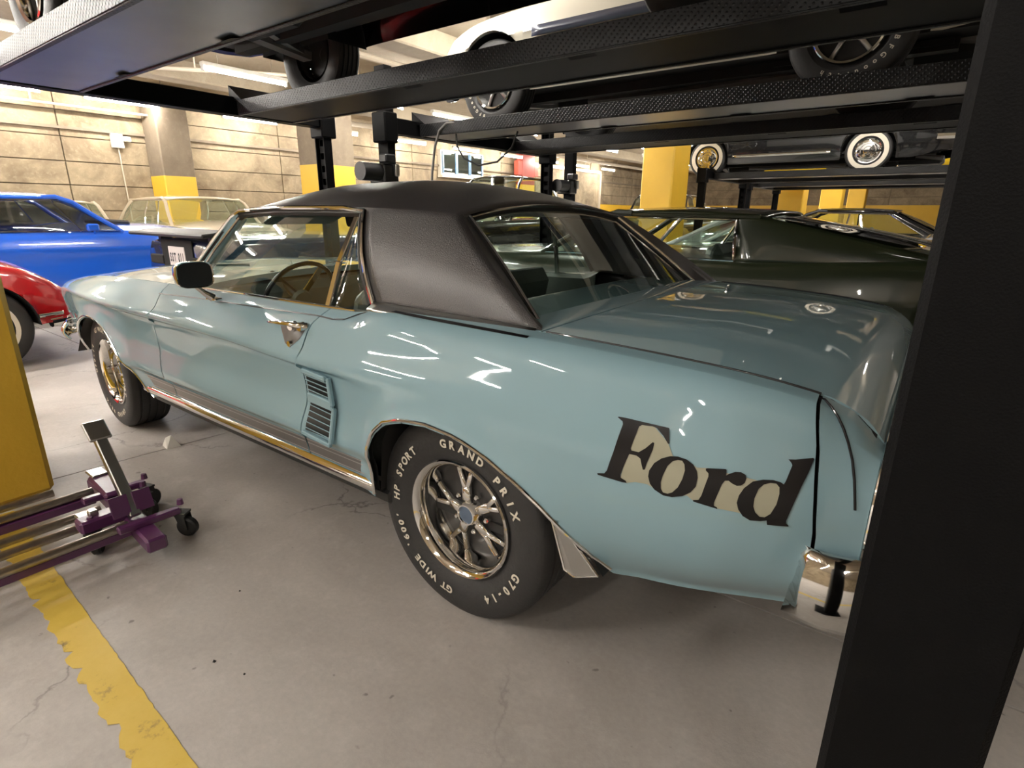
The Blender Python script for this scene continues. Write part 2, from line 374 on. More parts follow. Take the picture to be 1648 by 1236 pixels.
# ---------------------------------------------------------------- main car side surface
ST = {  # x station: nine (y, z) control points from the top edge down to the sill
 -1.035: [(.700,.822),(.735,.815),(.772,.790),(.797,.745),(.802,.700),(.797,.630),(.782,.565),(.768,.530),(.740,.495)],
 -1.00: [(.712,.866),(.746,.857),(.786,.800),(.811,.742),(.816,.695),(.810,.620),(.790,.545),(.772,.508),(.735,.465)],
 -0.92: [(.725,.906),(.764,.898),(.808,.812),(.832,.742),(.838,.692),(.830,.610),(.805,.530),(.782,.490),(.732,.435)],
 -0.60: [(.735,.938),(.782,.931),(.842,.835),(.868,.752),(.874,.702),(.868,.600),(.845,.500),(.815,.440),(.765,.375)],
 -0.20: [(.742,.952),(.790,.943),(.852,.848),(.885,.752),(.890,.705),(.887,.610),(.872,.500),(.850,.445),(.815,.365)],
  0.15: [(.755,.957),(.801,.943),(.856,.842),(.892,.752),(.892,.705),(.888,.610),(.882,.500),(.862,.450),(.845,.350)],
  0.34: [(.762,.962),(.806,.930),(.856,.842),(.894,.752),(.884,.718),(.876,.610),(.880,.500),(.862,.452),(.845,.345)],
  0.43: [(.768,.931),(.806,.905),(.856,.838),(.894,.752),(.874,.724),(.866,.610),(.884,.496),(.862,.453),(.845,.345)],
  0.66: [(.768,.926),(.802,.898),(.850,.838),(.894,.752),(.868,.726),(.854,.610),(.884,.492),(.860,.454),(.844,.345)],
  1.20: [(.766,.922),(.798,.894),(.848,.838),(.894,.770),(.866,.748),(.852,.625),(.885,.492),(.859,.456),(.843,.345)],
  1.90: [(.762,.912),(.800,.886),(.850,.834),(.893,.775),(.866,.752),(.854,.625),(.884,.488),(.859,.455),(.842,.345)],
  2.50: [(.745,.898),(.786,.876),(.842,.828),(.883,.778),(.862,.756),(.860,.640),(.876,.498),(.858,.450),(.838,.360)],
  2.90: [(.722,.876),(.764,.858),(.820,.822),(.858,.784),(.850,.758),(.850,.650),(.846,.520),(.835,.465),(.810,.380)],
  3.20: [(.700,.850),(.740,.836),(.788,.808),(.815,.770),(.812,.745),(.804,.640),(.792,.530),(.780,.480),(.752,.410)],
  3.50: [(.668,.815),(.700,.806),(.740,.782),(.762,.750),(.763,.725),(.752,.630),(.738,.545),(.724,.505),(.698,.465)],
}
SX = np.array(sorted(ST))
SP = np.array([ST[x] for x in SX])            # n,9,2

def pchip(xk, yk, xq):
    xk = np.asarray(xk, float); yk = np.asarray(yk, float); xq = np.atleast_1d(np.asarray(xq, float))
    h = np.diff(xk); d = np.diff(yk) / h
    m = np.zeros_like(yk)
    m[0], m[-1] = d[0], d[-1]
    for i in range(1, len(xk) - 1):
        if d[i-1] * d[i] > 0:
            w1, w2 = 2*h[i] + h[i-1], h[i] + 2*h[i-1]
            m[i] = (w1 + w2) / (w1 / d[i-1] + w2 / d[i])
    i = np.clip(np.searchsorted(xk, xq) - 1, 0, len(xk) - 2)
    t = np.clip((xq - xk[i]) / h[i], 0, 1)
    t2, t3 = t*t, t*t*t
    return (2*t3-3*t2+1)*yk[i] + (t3-2*t2+t)*h[i]*m[i] + (-2*t3+3*t2)*yk[i+1] + (t3-t2)*h[i]*m[i+1]

def ctrl(x):                                   # nine control points of the section at x
    return np.array([[pchip(SX, SP[:, k, c], x)[0] for c in (0, 1)] for k in range(9)])

ARCH_R = np.array([(.318,.345),(.305,.45),(.295,.53),(.263,.590),(.20,.642),(.122,.668),(.02,.679),(-.10,.669),(-.20,.637),(-.30,.588),(-.361,.545),(-.411,.499),(-.462,.447),(-.505,.395),(-.53,.365)])
ARCH_F = np.array([(3.16,.40),(3.10,.46),(3.02,.55),(2.95,.605),(2.88,.642),(2.80,.668),(2.71,.680),(2.61,.671),(2.50,.639),(2.40,.585),(2.31,.525),(2.22,.465),(2.16,.42),(2.10,.375),(2.07,.345)])

def arch_flare(x, z):
    out = 0.0
    for A in (ARCH_R, ARCH_F):
        if A[-1,0]-.2 < x < A[0,0]+.2:
            d = np.min(np.hypot(A2[id(A)][:,0]-x, A2[id(A)][:,1]-z))
            out += .016*math.exp(-(d/.045)**2)
    return out
A2 = {}
for _A in (ARCH_R, ARCH_F):
    _t = np.linspace(0, len(_A)-1, 140)
    A2[id(_A)] = np.stack([np.interp(_t, np.arange(len(_A)), _A[:,0]), np.interp(_t, np.arange(len(_A)), _A[:,1])], 1)

_cc = {}
def section(x):
    k = round(float(x), 5)
    if k not in _cc: _cc[k] = ctrl(x)
    return _cc[k]

def Ybody(x, z, flare=True):
    c = section(x)
    y = float(pchip(c[::-1, 1], c[::-1, 0], z)[0])
    return y + (arch_flare(x, z) if flare else 0)

def zbottom(x):
    b = section(x)[8, 1]
    for A in (ARCH_R, ARCH_F):
        if A[-1,0] < x < A[0,0]:
            b = max(b, float(np.interp(x, A[::-1,0], A[::-1,1])))
    return b

# ---------------------------------------------------------------- the light blue coupe
def flange(o, d):                                # turn the open edges of a panel inwards
    bm = bmesh.new(); bm.from_mesh(o.data)
    es = [e for e in bm.edges if e.is_boundary]
    r = bmesh.ops.extrude_edge_only(bm, edges=es)
    for v in r['geom']:
        if isinstance(v, bmesh.types.BMVert): v.co += Vector(d)
    bm.to_mesh(o.data); bm.free()
    o.data.polygons.foreach_set('use_smooth', [True]*len(o.data.polygons)); o.data.set_sharp_from_angle(angle=math.radians(50)); return o
ROWS = np.concatenate([np.linspace(k, k+1, 6)[:-1] for k in range(8)] + [[8.0]])
def zrow(x, kap):
    c = section(x)[:, 1]; k = min(int(kap), 7); return c[k] + (c[k+1]-c[k])*(kap-k)
XS = np.unique(np.round(np.concatenate([np.linspace(-1.035, 3.5, 92), A2[id(ARCH_R)][::3, 0], A2[id(ARCH_F)][::3, 0]]), 4))
SEAM_R = np.array([(.930,.600),(.8777,.6421),(.8499,.643),(.7958,.6311),(.7555,.6542),(.7148,.6613),(.6736,.6600),(.5928,.6677),(.4948,.6809),(.4548,.6932),(.3873,.6905),(.33,.690)])
SEAM_F = np.array([(.93,1.868),(.888,1.858),(.816,1.812),(.779,1.831),(.732,1.870),(.642,1.875),(.559,1.846),(.471,1.787),(.409,1.772),(.33,1.765)])
SEAM_E = np.array([(.92,-.908),(.904,-.913),(.824,-.934),(.735,-.948),(.662,-.957),(.42,-.962)])
def seamx(S, z): return float(np.interp(z, S[::-1, 0], S[::-1, 1]))
def side_panel(name, lo, hi, m, parent, off=0., gap=.0034, k0=0., k1=8.):
    lo_f = (lambda z: seamx(lo, z)) if not np.isscalar(lo) else (lambda z: lo)
    hi_f = (lambda z: seamx(hi, z)) if not np.isscalar(hi) else (lambda z: hi)
    L0, H0 = lo_f(.65), hi_f(.65)
    X = XS[(XS > L0+.004) & (XS < H0-.004)]; X = np.concatenate([[L0], X, [H0]])
    gl = 0 if np.isscalar(lo) else gap; gh = 0 if np.isscalar(hi) else gap
    rows = ROWS[(ROWS >= k0) & (ROWS <= k1)]
    P = np.zeros((len(rows), len(X), 3))
    for i, kap in enumerate(rows):
        zl = zrow(L0, kap); zh = zrow(H0, kap)
        xl, xh = lo_f(zl)+gl, hi_f(zh)-gh
        for j, xx in enumerate(X):
            s = (xx-L0)/(H0-L0)
            x = xx + (xl-L0)*(1-s)**3 + (xh-H0)*s**3
            z = max(zrow(x, kap), zbottom(x))
            P[i, j] = (x, Ybody(x, z)+off, z)
    return flange(grid(name, P, m, parent, ang=55, flip=True), (0, -.003, -.012)) if off == 0 else grid(name, P, m, parent, ang=55, flip=True)
CAR = thing('car', 'light blue coupe with black vinyl roof and big black lettering on its rear quarter', 'car')
def both(o):
    return o, mirror_copy(o, CAR)
ext_l = side_panel('quarter_extension', -1.035, SEAM_E, 'teal', CAR)
qtr_l = side_panel('quarter_panel', SEAM_E, SEAM_R, 'teal', CAR)
door_l = side_panel('door', SEAM_R, SEAM_F, 'teal', CAR)
fen_l = side_panel('front_fender', SEAM_F, 3.5, 'teal', CAR)
twins = {}
for o in (ext_l, qtr_l, door_l, fen_l): twins[o.name] = both(o)[1]
inner = side_panel('light_block_shell', -1.02, 3.48, 'void', CAR, off=-.024); mirror_copy(inner, CAR)  # unseen dark shell added to block light behind the panel gaps
# wheel wells, arch mouldings
for A in (ARCH_R, ARCH_F):
    a = A2[id(A)][::4]
    P = np.array([[(x, y, z) for x, z in a] for y in (.835, .76, .66, .48)])
    wl = grid('wheel_well', P, 'dark', CAR); mirror_copy(wl, CAR)
    mb = MB(); mb.tube([(x, Ybody(x, min(max(z, section(x)[8,1]), .9))+.002, z) for x, z in a], .0055, 8)
    am = mb.make('arch_moulding', 'chrome', CAR); mirror_copy(am, CAR)
    mb = MB(); ay = [(x, z) for x, z in a]
    mb.add([(x, .48, z) for x, z in ay] + [(float(np.mean(A[:, 0])), .48, .43)], [(i, i+1, len(ay)) for i in range(len(ay)-1)])
    w2 = mb.make('inner_fender', 'void', CAR, False); mirror_copy(w2, CAR)

# rocker: grey stripe band, fine lines and the bright moulding
def band(name, x0, x1, z0, z1, m, off, parent=CAR, n=48, rows=3, prof=None):
    P = np.zeros((rows+1, n+1, 3))
    for i in range(rows+1):
        for j in range(n+1):
            x = x0 + (x1-x0)*j/n; z = z0 + (z1-z0)*i/rows
            zc = max(z, section(x)[8, 1])
            P[i, j] = (x, Ybody(x, zc, False) + off + (prof(i/rows) if prof else 0), z)
    return grid(name, P, m, parent)
for (x0, x1) in ((.352, .688), (.697, 1.768), (1.778, 2.12)):
    b = band('rocker_stripe', x0, x1, .392, .452, 'rocker', .0015); mirror_copy(b, CAR)
    for zz in (.3965, .432, .4475):
        b = band('rocker_line', x0, x1, zz, zz+.004, 'rocker2', .0026, rows=1); mirror_copy(b, CAR)
b = band('rocker_moulding', .312, 2.135, .338, .388, 'chrome', .004, rows=8, prof=lambda t: .016*math.sin(PI*t)**.6); mirror_copy(b, CAR)
mb = MB().box((1.2, .80, .318), (1.83, .05, .05), ch=.01); s = mb.make('rocker_sill', 'satinblack', CAR); mirror_copy(s, CAR)
# bright stone guards behind each wheel opening
for (xa, za, xb, zb, xc, zc, yb) in ((-.355, .520, -.512, .375, -.43, .325, .838), (2.235, .470, 2.085, .385, 2.14, .300, .838)):
    V = [(xa, yb, za), (xb, yb+.004, zb), (xc, yb-.02, zc), (xc+.03, yb-.02, zc+.01), (xa-.02, yb-.06, za-.03), (xc, yb-.07, zc)]
    o = mesh('stone_guard', V[:4], [(0, 1, 2, 3)], M['chrome2'], CAR, False); solid(o, .012, 1); mirror_copy(o, CAR)
    mb = MB().tube([V[0], V[1], V[2], V[3], V[0]], .004, 6); g = mb.make('guard_edge', 'chrome', o); 
# black body line along the shoulder, forward of the boot lid gap
PIN = [(1.86,.8725),(1.488,.884),(1.0,.8925),(.639,.9014),(.545,.900),(.484,.9065),(.434,.9270),(.38,.9430),(.3154,.9540),(.10,.9490),(-.248,.9430)]
def strip(name, pts, wd, m, off, parent):
    Q = []
    for (x0, z0), (x1, z1) in zip(pts[:-1], pts[1:]):
        k = max(2, int(abs(x1-x0)/.03)+1)
        for i in range(k): Q.append((x0+(x1-x0)*i/k, z0+(z1-z0)*i/k))
    Q.append(pts[-1]); P = []
    for x, z in Q:
        c = section(x)
        P.append([(x, Ybody(x, min(zz, c[0,1]))+off, min(zz, c[0,1]) + off*.5) for zz in (z-wd/2, z+wd/2)])
    return grid(name, P, m, parent)
p = strip('body_line', PIN, .0042, 'ink', .0012, CAR); mirror_copy(p, CAR)
for sg in (1, -1):
    MB().tube([(x, sg*(Ybody(x, z)+.0008), z) for x, z in ((-.914,.9045),(-.925,.9025),(-.94,.8945),(-.955,.880),(-.968,.861),(-.980,.838),(-.992,.809),(-1.002,.776),(-1.009,.744),(-1.013,.722))], .0024, 8).make('body_line', 'ink', CAR)

for sg in (1, -1):
    MB().tube([(x, sg*(section(x)[0][0]-.0032), section(x)[0][1]+.0008) for x in np.linspace(-.915, -.27, 30)], .0030, 8).make('boot_gap_shade', 'ink', CAR)  # black tube laid in the lid gap to paint its shade
# side scoop ornament on each quarter: two slatted openings shown by dark plates
def on_side(x, z, o=0.): return (x, Ybody(x, max(min(z, section(x)[0,1]), section(x)[8,1])) + o, z)
def quadstrip(name, pts, m, parent, off0, off1, n=8):          # pts: four (x,z) corners, raised plate on the body side
    a, b, c, d = [np.array(q) for q in pts]; P = np.zeros((n+1, n+1, 3))
    for i in range(n+1):
        for j in range(n+1):
            s, t = i/n, j/n; q = (1-s)*(1-t)*a + s*(1-t)*b + s*t*c + (1-s)*t*d
            P[i, j] = on_side(q[0], q[1], off0 + (off1-off0)*s)
    return grid(name, P, m, parent)
sc = quadstrip('side_scoop', [(.650,.725),(.486,.722),(.478,.485),(.652,.500)], 'teal', qtr_l, .0015, .0015)
mb = MB()
for a, b, wd in (((.640,.722),(.494,.718),.018),((.492,.722),(.482,.622),.014),((.484,.614),(.480,.492),.014),((.652,.496),(.482,.488),.016)):
    A, B = Vector(on_side(*a, .010)), Vector(on_side(*b, .018)); mb.bar(A, B, wd, .018, (0, 1, 0), .004)
mb.bar(Vector(on_side(.648,.620,.006)), Vector(on_side(.484,.622,.016)), .036, .014, (0, 1, 0), .004)
mb.make('scoop_frame', 'teal', sc, True)
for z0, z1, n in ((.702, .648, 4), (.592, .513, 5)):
    q = quadstrip('scoop_shade_plate', [(.643,z0+.010),(.494,z0+.010),(.490,z1-.012),(.648,z1-.010)], 'satinblack', sc, .0028, .0028)  # flat black plate: the shade of the recess put into the colour
    for k in range(n):
        z = z0 + (z1-z0)*k/(n-1) - .001
        A, B = Vector(on_side(.645, z, .005)), Vector(on_side(.492, z-.003, .012)); x = (B-A).normalized(); y = Vector((0, .75, .66)); zz = x.cross(y).normalized(); y = zz.cross(x)
        MB().box((A+B)/2, ((B-A).length, .012, .0035), Matrix((x, y, zz)).transposed(), .001).make('slat', 'teal', sc, True)
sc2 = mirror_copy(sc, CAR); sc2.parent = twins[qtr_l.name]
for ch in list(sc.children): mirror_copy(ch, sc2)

# lettering on the left quarter: cream backing under black letters
DEC = {
 'F':[(-0.5432,0.813),(-0.5463,0.8145),(-0.5653,0.815),(-0.6584,0.8127),(-0.6601,0.8125),(-0.6671,0.7822),(-0.6647,0.7805),(-0.6519,0.7945),(-0.6342,0.8075),(-0.6241,0.8092),(-0.6015,0.8073),(-0.5958,0.8031),(-0.5931,0.7872),(-0.5863,0.7538),(-0.5887,0.7494),(-0.6055,0.7497),(-0.6186,0.7612),(-0.6318,0.7773),(-0.6357,0.7768),(-0.6348,0.7616),(-0.6267,0.7304),(-0.6238,0.7146),(-0.6196,0.7135),(-0.6164,0.7212),(-0.6109,0.7365),(-0.6018,0.7409),(-0.5848,0.7408),(-0.5801,0.7256),(-0.5696,0.6874),(-0.5707,0.6804),(-0.5825,0.6764),(-0.5852,0.6716),(-0.5741,0.6702),(-0.5145,0.6719),(-0.5132,0.676),(-0.5306,0.6802),(-0.5367,0.6893),(-0.5474,0.7346),(-0.5589,0.8005),(-0.5567,0.8063)],
 'o':[(-0.6739,0.7568),(-0.6889,0.7595),(-0.7076,0.7575),(-0.7225,0.7501),(-0.7318,0.7381),(-0.7354,0.7248),(-0.7342,0.705),(-0.7247,0.6888),(-0.709,0.6755),(-0.6878,0.6667),(-0.6687,0.6652),(-0.6486,0.6738),(-0.638,0.6851),(-0.6328,0.7014),(-0.6337,0.7155),(-0.6425,0.7343),(-0.6565,0.748)],
 'o_in':[(-0.6902,0.7526),(-0.6994,0.7525),(-0.705,0.746),(-0.7078,0.7339),(-0.7052,0.714),(-0.6982,0.6934),(-0.687,0.6779),(-0.6778,0.6723),(-0.6682,0.6724),(-0.6629,0.6798),(-0.6613,0.6953),(-0.6647,0.7134),(-0.6712,0.7347),(-0.6802,0.7472)],
 'r':[(-0.748,0.7473),(-0.752,0.7491),(-0.7853,0.7552),(-0.7876,0.7533),(-0.7883,0.7422),(-0.7924,0.7463),(-0.8037,0.7534),(-0.8144,0.7552),(-0.8232,0.7518),(-0.826,0.7449),(-0.8245,0.7355),(-0.8188,0.7287),(-0.811,0.7262),(-0.8023,0.7287),(-0.7946,0.7329),(-0.7878,0.7313),(-0.7836,0.7225),(-0.7732,0.6786),(-0.7738,0.6718),(-0.7798,0.6701),(-0.781,0.6663),(-0.7325,0.6694),(-0.7313,0.6726),(-0.7424,0.6765),(-0.7473,0.6883),(-0.7555,0.7328),(-0.7546,0.7388),(-0.7485,0.7436)],
 'd':[(-0.8909,0.7956),(-0.9027,0.7974),(-0.931,0.8055),(-0.9326,0.8029),(-0.9287,0.7796),(-0.922,0.7507),(-0.9072,0.6754),(-0.9078,0.6705),(-0.912,0.6677),(-0.9129,0.6646),(-0.8754,0.6574),(-0.8737,0.6671),(-0.8628,0.6621),(-0.8442,0.6583),(-0.8299,0.6643),(-0.8203,0.6769),(-0.8159,0.6909),(-0.8179,0.7077),(-0.8249,0.725),(-0.8384,0.7418),(-0.8556,0.7496),(-0.8734,0.7528),(-0.8865,0.7514),(-0.8922,0.7484),(-0.8946,0.7561),(-0.8995,0.7862),(-0.8972,0.7899)],
 'd_in':[(-0.8694,0.7461),(-0.8796,0.7469),(-0.8858,0.741),(-0.8879,0.7282),(-0.8863,0.7066),(-0.8789,0.6838),(-0.8696,0.6734),(-0.8604,0.6718),(-0.8515,0.6792),(-0.8468,0.6912),(-0.8464,0.7088),(-0.851,0.7298),(-0.8585,0.7405)],
 'back':[(-0.5943,0.8089),(-0.6269,0.8105),(-0.6643,0.7819),(-0.6715,0.7696),(-0.6784,0.7582),(-0.7147,0.7514),(-0.7307,0.7451),(-0.7535,0.7492),(-0.7895,0.7471),(-0.8255,0.7464),(-0.8458,0.7451),(-0.8761,0.752),(-0.9027,0.7464),(-0.8879,0.6747),(-0.8492,0.6632),(-0.821,0.6693),(-0.7786,0.667),(-0.7324,0.67),(-0.7179,0.6792),(-0.6751,0.6654),(-0.6316,0.6814),(-0.6048,0.6791),(-0.5845,0.6714),(-0.57,0.6802),(-0.5811,0.7426)]}
def decal(name, loops, m, off):
    bm = bmesh.new(); E = []
    for lp in loops:
        vs = [bm.verts.new((x, 0, z)) for x, z in lp]
        E += [bm.edges.new((vs[i], vs[(i+1) % len(vs)])) for i in range(len(vs))]
    bmesh.ops.triangle_fill(bm, edges=E, use_beauty=True, use_dissolve=False)
    for _ in range(4):
        lg = [e for e in bm.edges if e.calc_length() > .016]
        if not lg: break
        bmesh.ops.subdivide_edges(bm, edges=lg, cuts=1); bmesh.ops.triangulate(bm, faces=bm.faces)
    for v in bm.verts: v.co.y = Ybody(v.co.x, v.co.z) + off
    bmesh.ops.recalc_face_normals(bm, faces=bm.faces)
    if bm.faces and sum(f.normal.y for f in bm.faces) < 0: bmesh.ops.reverse_faces(bm, faces=bm.faces)
    return frombm(name, bm, m, qtr_l, True, 60)
decal('lettering_backing', [DEC['back']], 'cream', .0012)
for nm, lp in (('letter', [DEC['F']]), ('letter', [DEC['o'], DEC['o_in']]), ('letter', [DEC['r']]), ('letter', [DEC['d'], DEC['d_in']])): decal(nm, lp, 'ink', .0022)

# door furniture
def door_bits(dr, sgn):
    def P(x, z, o): q = on_side(x, z, o); return (q[0], q[1]*sgn, q[2])
    mb = MB(); E = [P(.835,.868,.003), P(.655,.868,.003), P(.668,.825,.003), P(.70,.795,.003), P(.735,.805,.003), P(.80,.848,.003)]
    mb.add(E, [tuple(range(6))]); o = mb.make('handle_cup_shade', 'grey_steel', dr); solid(o, .004)  # grey plate paints the shading of the body-coloured hand cup
    MB().tube([P(.868,.861,.022), P(.84,.864,.030), P(.76,.869,.032), P(.69,.869,.026), P(.665,.868,.016), P(.66,.866,.002)], [.004,.007,.009,.011,.012,.013], 12).make('door_handle', 'chrome', dr)
    MB().tube([P(.722,.864,.004), P(.718,.860,.028)], [.016, .012], 12).make('handle_button', 'chrome', dr)
    MB().tube([P(.672,.864,.004), P(.672,.864,.024)], [.018, .014], 12).make('handle_pivot', 'chrome', dr)
    MB().tube([P(.704,.806,.002), P(.704,.806,.010)], [.012, .010], 16).make('door_lock', 'chrome', dr)
door_bits(door_l, 1); door_bits(twins[door_l.name], -1)
def mirror_bits(sgn):
    e = bpy.data.objects.new('side_mirror', None); COL.objects.link(e); e.parent = CAR
    e.location = (1.30, .895*sgn, 1.005)
    V = []; n = 16                                 # squarish shell, open face to the rear
    def ring(x, sc): return [(x, sgn*.072*sc*math.copysign(abs(math.cos(2*PI*i/n))**.55, math.cos(2*PI*i/n)), .052*sc*math.copysign(abs(math.sin(2*PI*i/n))**.55, math.sin(2*PI*i/n))) for i in range(n)]
    R = [ring(-.012, .93), ring(-.014, 1.0), ring(.0, 1.02), ring(.03, .93), ring(.052, .70), ring(.062, .3)]
    V = [v for r in R for v in r]; F = [(a*n+i, a*n+(i+1) % n, (a+1)*n+(i+1) % n, (a+1)*n+i) for a in range(len(R)-1) for i in range(n)] + [tuple((len(R)-1)*n+i for i in range(n))]
    MB().add(V, F).make('mirror_shell', 'chrome', e)
    MB().add(ring(-.011, .93), [tuple(range(n))]).make('mirror_glass', 'black', e, False)
    MB().tube([(0, 0, -.045), (.002, -sgn*.03, -.075), (.0, -sgn*.06, -.098)], [.010, .011, .018], 10).make('mirror_stalk', 'chrome', e)
    MB().box((.0, -sgn*.066, -.104), (.075, .034, .012), ch=.004).make('mirror_base', 'chrome', e)
mirror_bits(1); mirror_bits(-1)

# deck, boot lid, cowl, bonnet
def top_grid(name, xs, f0, f1, m, crown, gap=.0065, ny=28, parent=CAR, extra=None):
    """xs: parameter 0..1 list; f0/f1(y-frac) give the x of the front / rear seam"""
    P = np.zeros((len(xs), ny+1, 3))
    for i, s in enumerate(xs):
        for j in range(ny+1):
            u = -1 + 2*j/ny; x = f0(u)*(1-s) + f1(u)*s
            c = section(x)[0]; y0 = c[0]-gap
            z = c[1] + crown(x)*(1-abs(u)**2.4) + (extra(x, u) if extra else 0)
            P[i, j] = (x, y0*u, z)
    o = grid(name, P, m, parent, ang=60)
    if o.data.polygons[0].normal.z < 0: o.data.flip_normals()
    return o
cr_rear = lambda x: float(np.interp(x, [-1.035, -.95, -.6, -.1], [.012, .026, .034, .026]))
seam_tr = lambda u: -.300 + .045*abs(u)**3
trunk = top_grid('trunk_lid', np.concatenate([np.linspace(0, .85, 18), np.linspace(.87, 1, 10)]), lambda u: seam_tr(u)-.003, lambda u: -1.034, 'teal', cr_rear); flange(trunk, (0, 0, -.03))
tulip = top_grid('deck_panel', np.linspace(0, 1, 8), lambda u: .0, lambda u: seam_tr(u)+.003, 'teal', cr_rear); flange(tulip, (0, 0, -.03))
cr_hood = lambda x: float(np.interp(x, [1.5, 1.9, 2.6, 3.2, 3.5], [.045, .050, .055, .035, .012]))
hood = top_grid('hood', np.linspace(0, 1, 30), lambda u: 1.985-.05*u*u, lambda u: 3.49, 'teal', cr_hood); flange(hood, (0, 0, -.03))
cowl = top_grid('cowl_panel', np.linspace(0, 1, 8), lambda u: 1.60, lambda u: 1.980-.05*u*u, 'teal', cr_hood); flange(cowl, (0, 0, -.03))
mb = MB()
for k in range(2):
    y = -.28 + .62*k; mb.tube([(1.90, y, .972), (1.87, y+.20, .985), (1.80, y+.38, 1.005)], [.008, .005, .004], 6)
mb.make('wiper', 'chrome2', CAR)
# belt sills under the side glass
P = []
for x in np.linspace(.36, 1.72, 40):
    c = section(x)[0]; P.append([(x, c[0]+.001, c[1]), (x, c[0]-.010, c[1]+.004), (x, c[0]-.03, c[1]+.002), (x, c[0]-.08, c[1]-.012), (x, c[0]-.10, c[1]-.30), (x, c[0]-.10, .30)])
bs = grid('door_inner_trim', P, 'seat', CAR); mirror_copy(bs, CAR)
b = MB().tube([(x, section(x)[0][0]-.002, section(x)[0][1]+.002) for x in np.linspace(.47, 1.72, 24)], .006, 8).make('belt_moulding', 'chrome', CAR); mirror_copy(b, CAR)

# tail: recessed rear panel with bright frame, lamps, bumper
def end_face(name, x0, rec, m, sgn):
    c = section(x0); P = np.zeros((len(ROWS), 41, 3))
    for i, kap in enumerate(ROWS):
        z = zrow(x0, kap); y = Ybody(x0, z, False)
        for j in range(41):
            u = -1+2*j/40; u = math.copysign(abs(u)**.6, u)
            P[i, j] = (x0 + sgn*rec*(1-max(abs(u)**10, abs((z-.66)/.18)**8 if abs(z-.66) < .18 else 1)), y*u, z)
    return grid(name, P, m, CAR, ang=40)
end_face('tail_panel', -1.035, .035, 'teal', 1)
P = np.array([[(-1.012, y, z) for y in np.linspace(-.70, .70, 3)] for z in (.56, .80)]); tp = grid('tail_insert', P, 'satinblack', CAR); solid(tp, .006)
TT = [(-1.043, Ybody(-1.035, z, False)-.004, z) for z in np.linspace(.56, .785, 9)] + [(-1.044, .742, .812), (-1.043, .70, .825), (-1.042, .5, .832), (-1.042, 0, .835)]
MB().tube(TT + [(x, -y, z) for x, y, z in TT[-2::-1]], .009, 8).make('tail_trim', 'chrome', CAR)
for s in (-1, 1):
    for k in range(3):
        y = s*(.36+.095*k); tl = MB().box((-1.022, y, .69), (.03, .062, .17), ch=.008).make('tail_lamp', 'tail', CAR)
        MB().tube([(-1.036, y-.035, .60), (-1.038, y-.035, .78), (-1.038, y+.035, .78), (-1.036, y+.035, .60), (-1.036, y-.035, .60)], .005, 6).make('lamp_bezel', 'chrome', tl)
MB().lathe([(.075, 0), (.075, -.02), (.06, -.03), (.055, -.022), (0, -.024)], 32, (-1.02, 0, .70), 'x').make('fuel_cap', 'chrome', CAR)
def bumper(name, pts, h, m='chrome'):             # plan polyline, curved chrome section
    n = len(pts); P = np.zeros((9, n, 3))
    for i in range(9):
        t = -1+2*i/8; b = .030*(1-t*t)
        for j, (x, y, zc) in enumerate(pts):
            a = Vector((pts[max(j-1,0)][0]-pts[min(j+1,n-1)][0], pts[max(j-1,0)][1]-pts[min(j+1,n-1)][1], 0)).normalized(); nn = Vector((a.y, -a.x, 0))
            if nn.dot(Vector((x-(1.2), y*.6, 0))) < 0: nn = -nn
            P[i, j] = Vector((x, y, zc + t*h/2)) + nn*b
    o = grid(name, P, m, CAR, ang=60); solid(o, .012, 0); return o
zb = .545
bumper('rear_bumper', [(-.925,.815,zb),(-.96,.826,zb),(-1.0,.828,zb),(-1.04,.818,zb),(-1.075,.79,zb),(-1.095,.74,zb),(-1.105,.66,zb),(-1.115,.4,zb),(-1.12,0,zb),(-1.115,-.4,zb),(-1.105,-.66,zb),(-1.095,-.74,zb),(-1.075,-.79,zb),(-1.04,-.818,zb),(-1.0,-.828,zb),(-.96,-.826,zb),(-.925,-.815,zb)], .165)
MB().box((-1.0, 0, .50), (.14, 1.40, .12), ch=.02).make('rear_valance', 'teal', CAR)
# nose
end_face('front_panel', 3.5, .05, 'teal', -1)
P = np.array([[(3.47, y, z) for y in np.linspace(-.46, .46, 3)] for z in (.54, .77)]); gp = grid('grille', P, 'satinblack', CAR); solid(gp, .006)
for k in range(7): MB().bar((3.484, -.46, .56+.032*k), (3.484, .46, .56+.032*k), .006, .006).make('grille_bar', 'chrome2', gp)
MB().tube([(3.51, -.47, .55), (3.52, -.47, .77), (3.52, .47, .77), (3.51, .47, .55), (3.51, -.47, .55)], .010, 8).make('grille_frame', 'chrome', CAR)
for s in (-1, 1):
    h = MB().lathe([(.105, -.04), (.112, .02), (.100, .028), (.092, .0)], 32, (3.49, s*.60, .655), 'x').make('headlamp', 'chrome', CAR)
    MB().lathe([(.093, .0), (.07, .014), (0, .024)], 28, (3.49, s*.60, .655), 'x').make('lamp_lens', 'lens', h)
bumper('front_bumper', [(3.32,.815,.50),(3.40,.80,.50),(3.50,.765,.50),(3.57,.69,.50),(3.62,.5,.50),(3.66,0,.50),(3.62,-.5,.50),(3.57,-.69,.50),(3.50,-.765,.50),(3.40,-.80,.50),(3.32,-.815,.50)], .10)
MB().box((3.42, 0, .43), (.16, 1.36, .08), ch=.02).make('front_valance', 'teal', CAR)

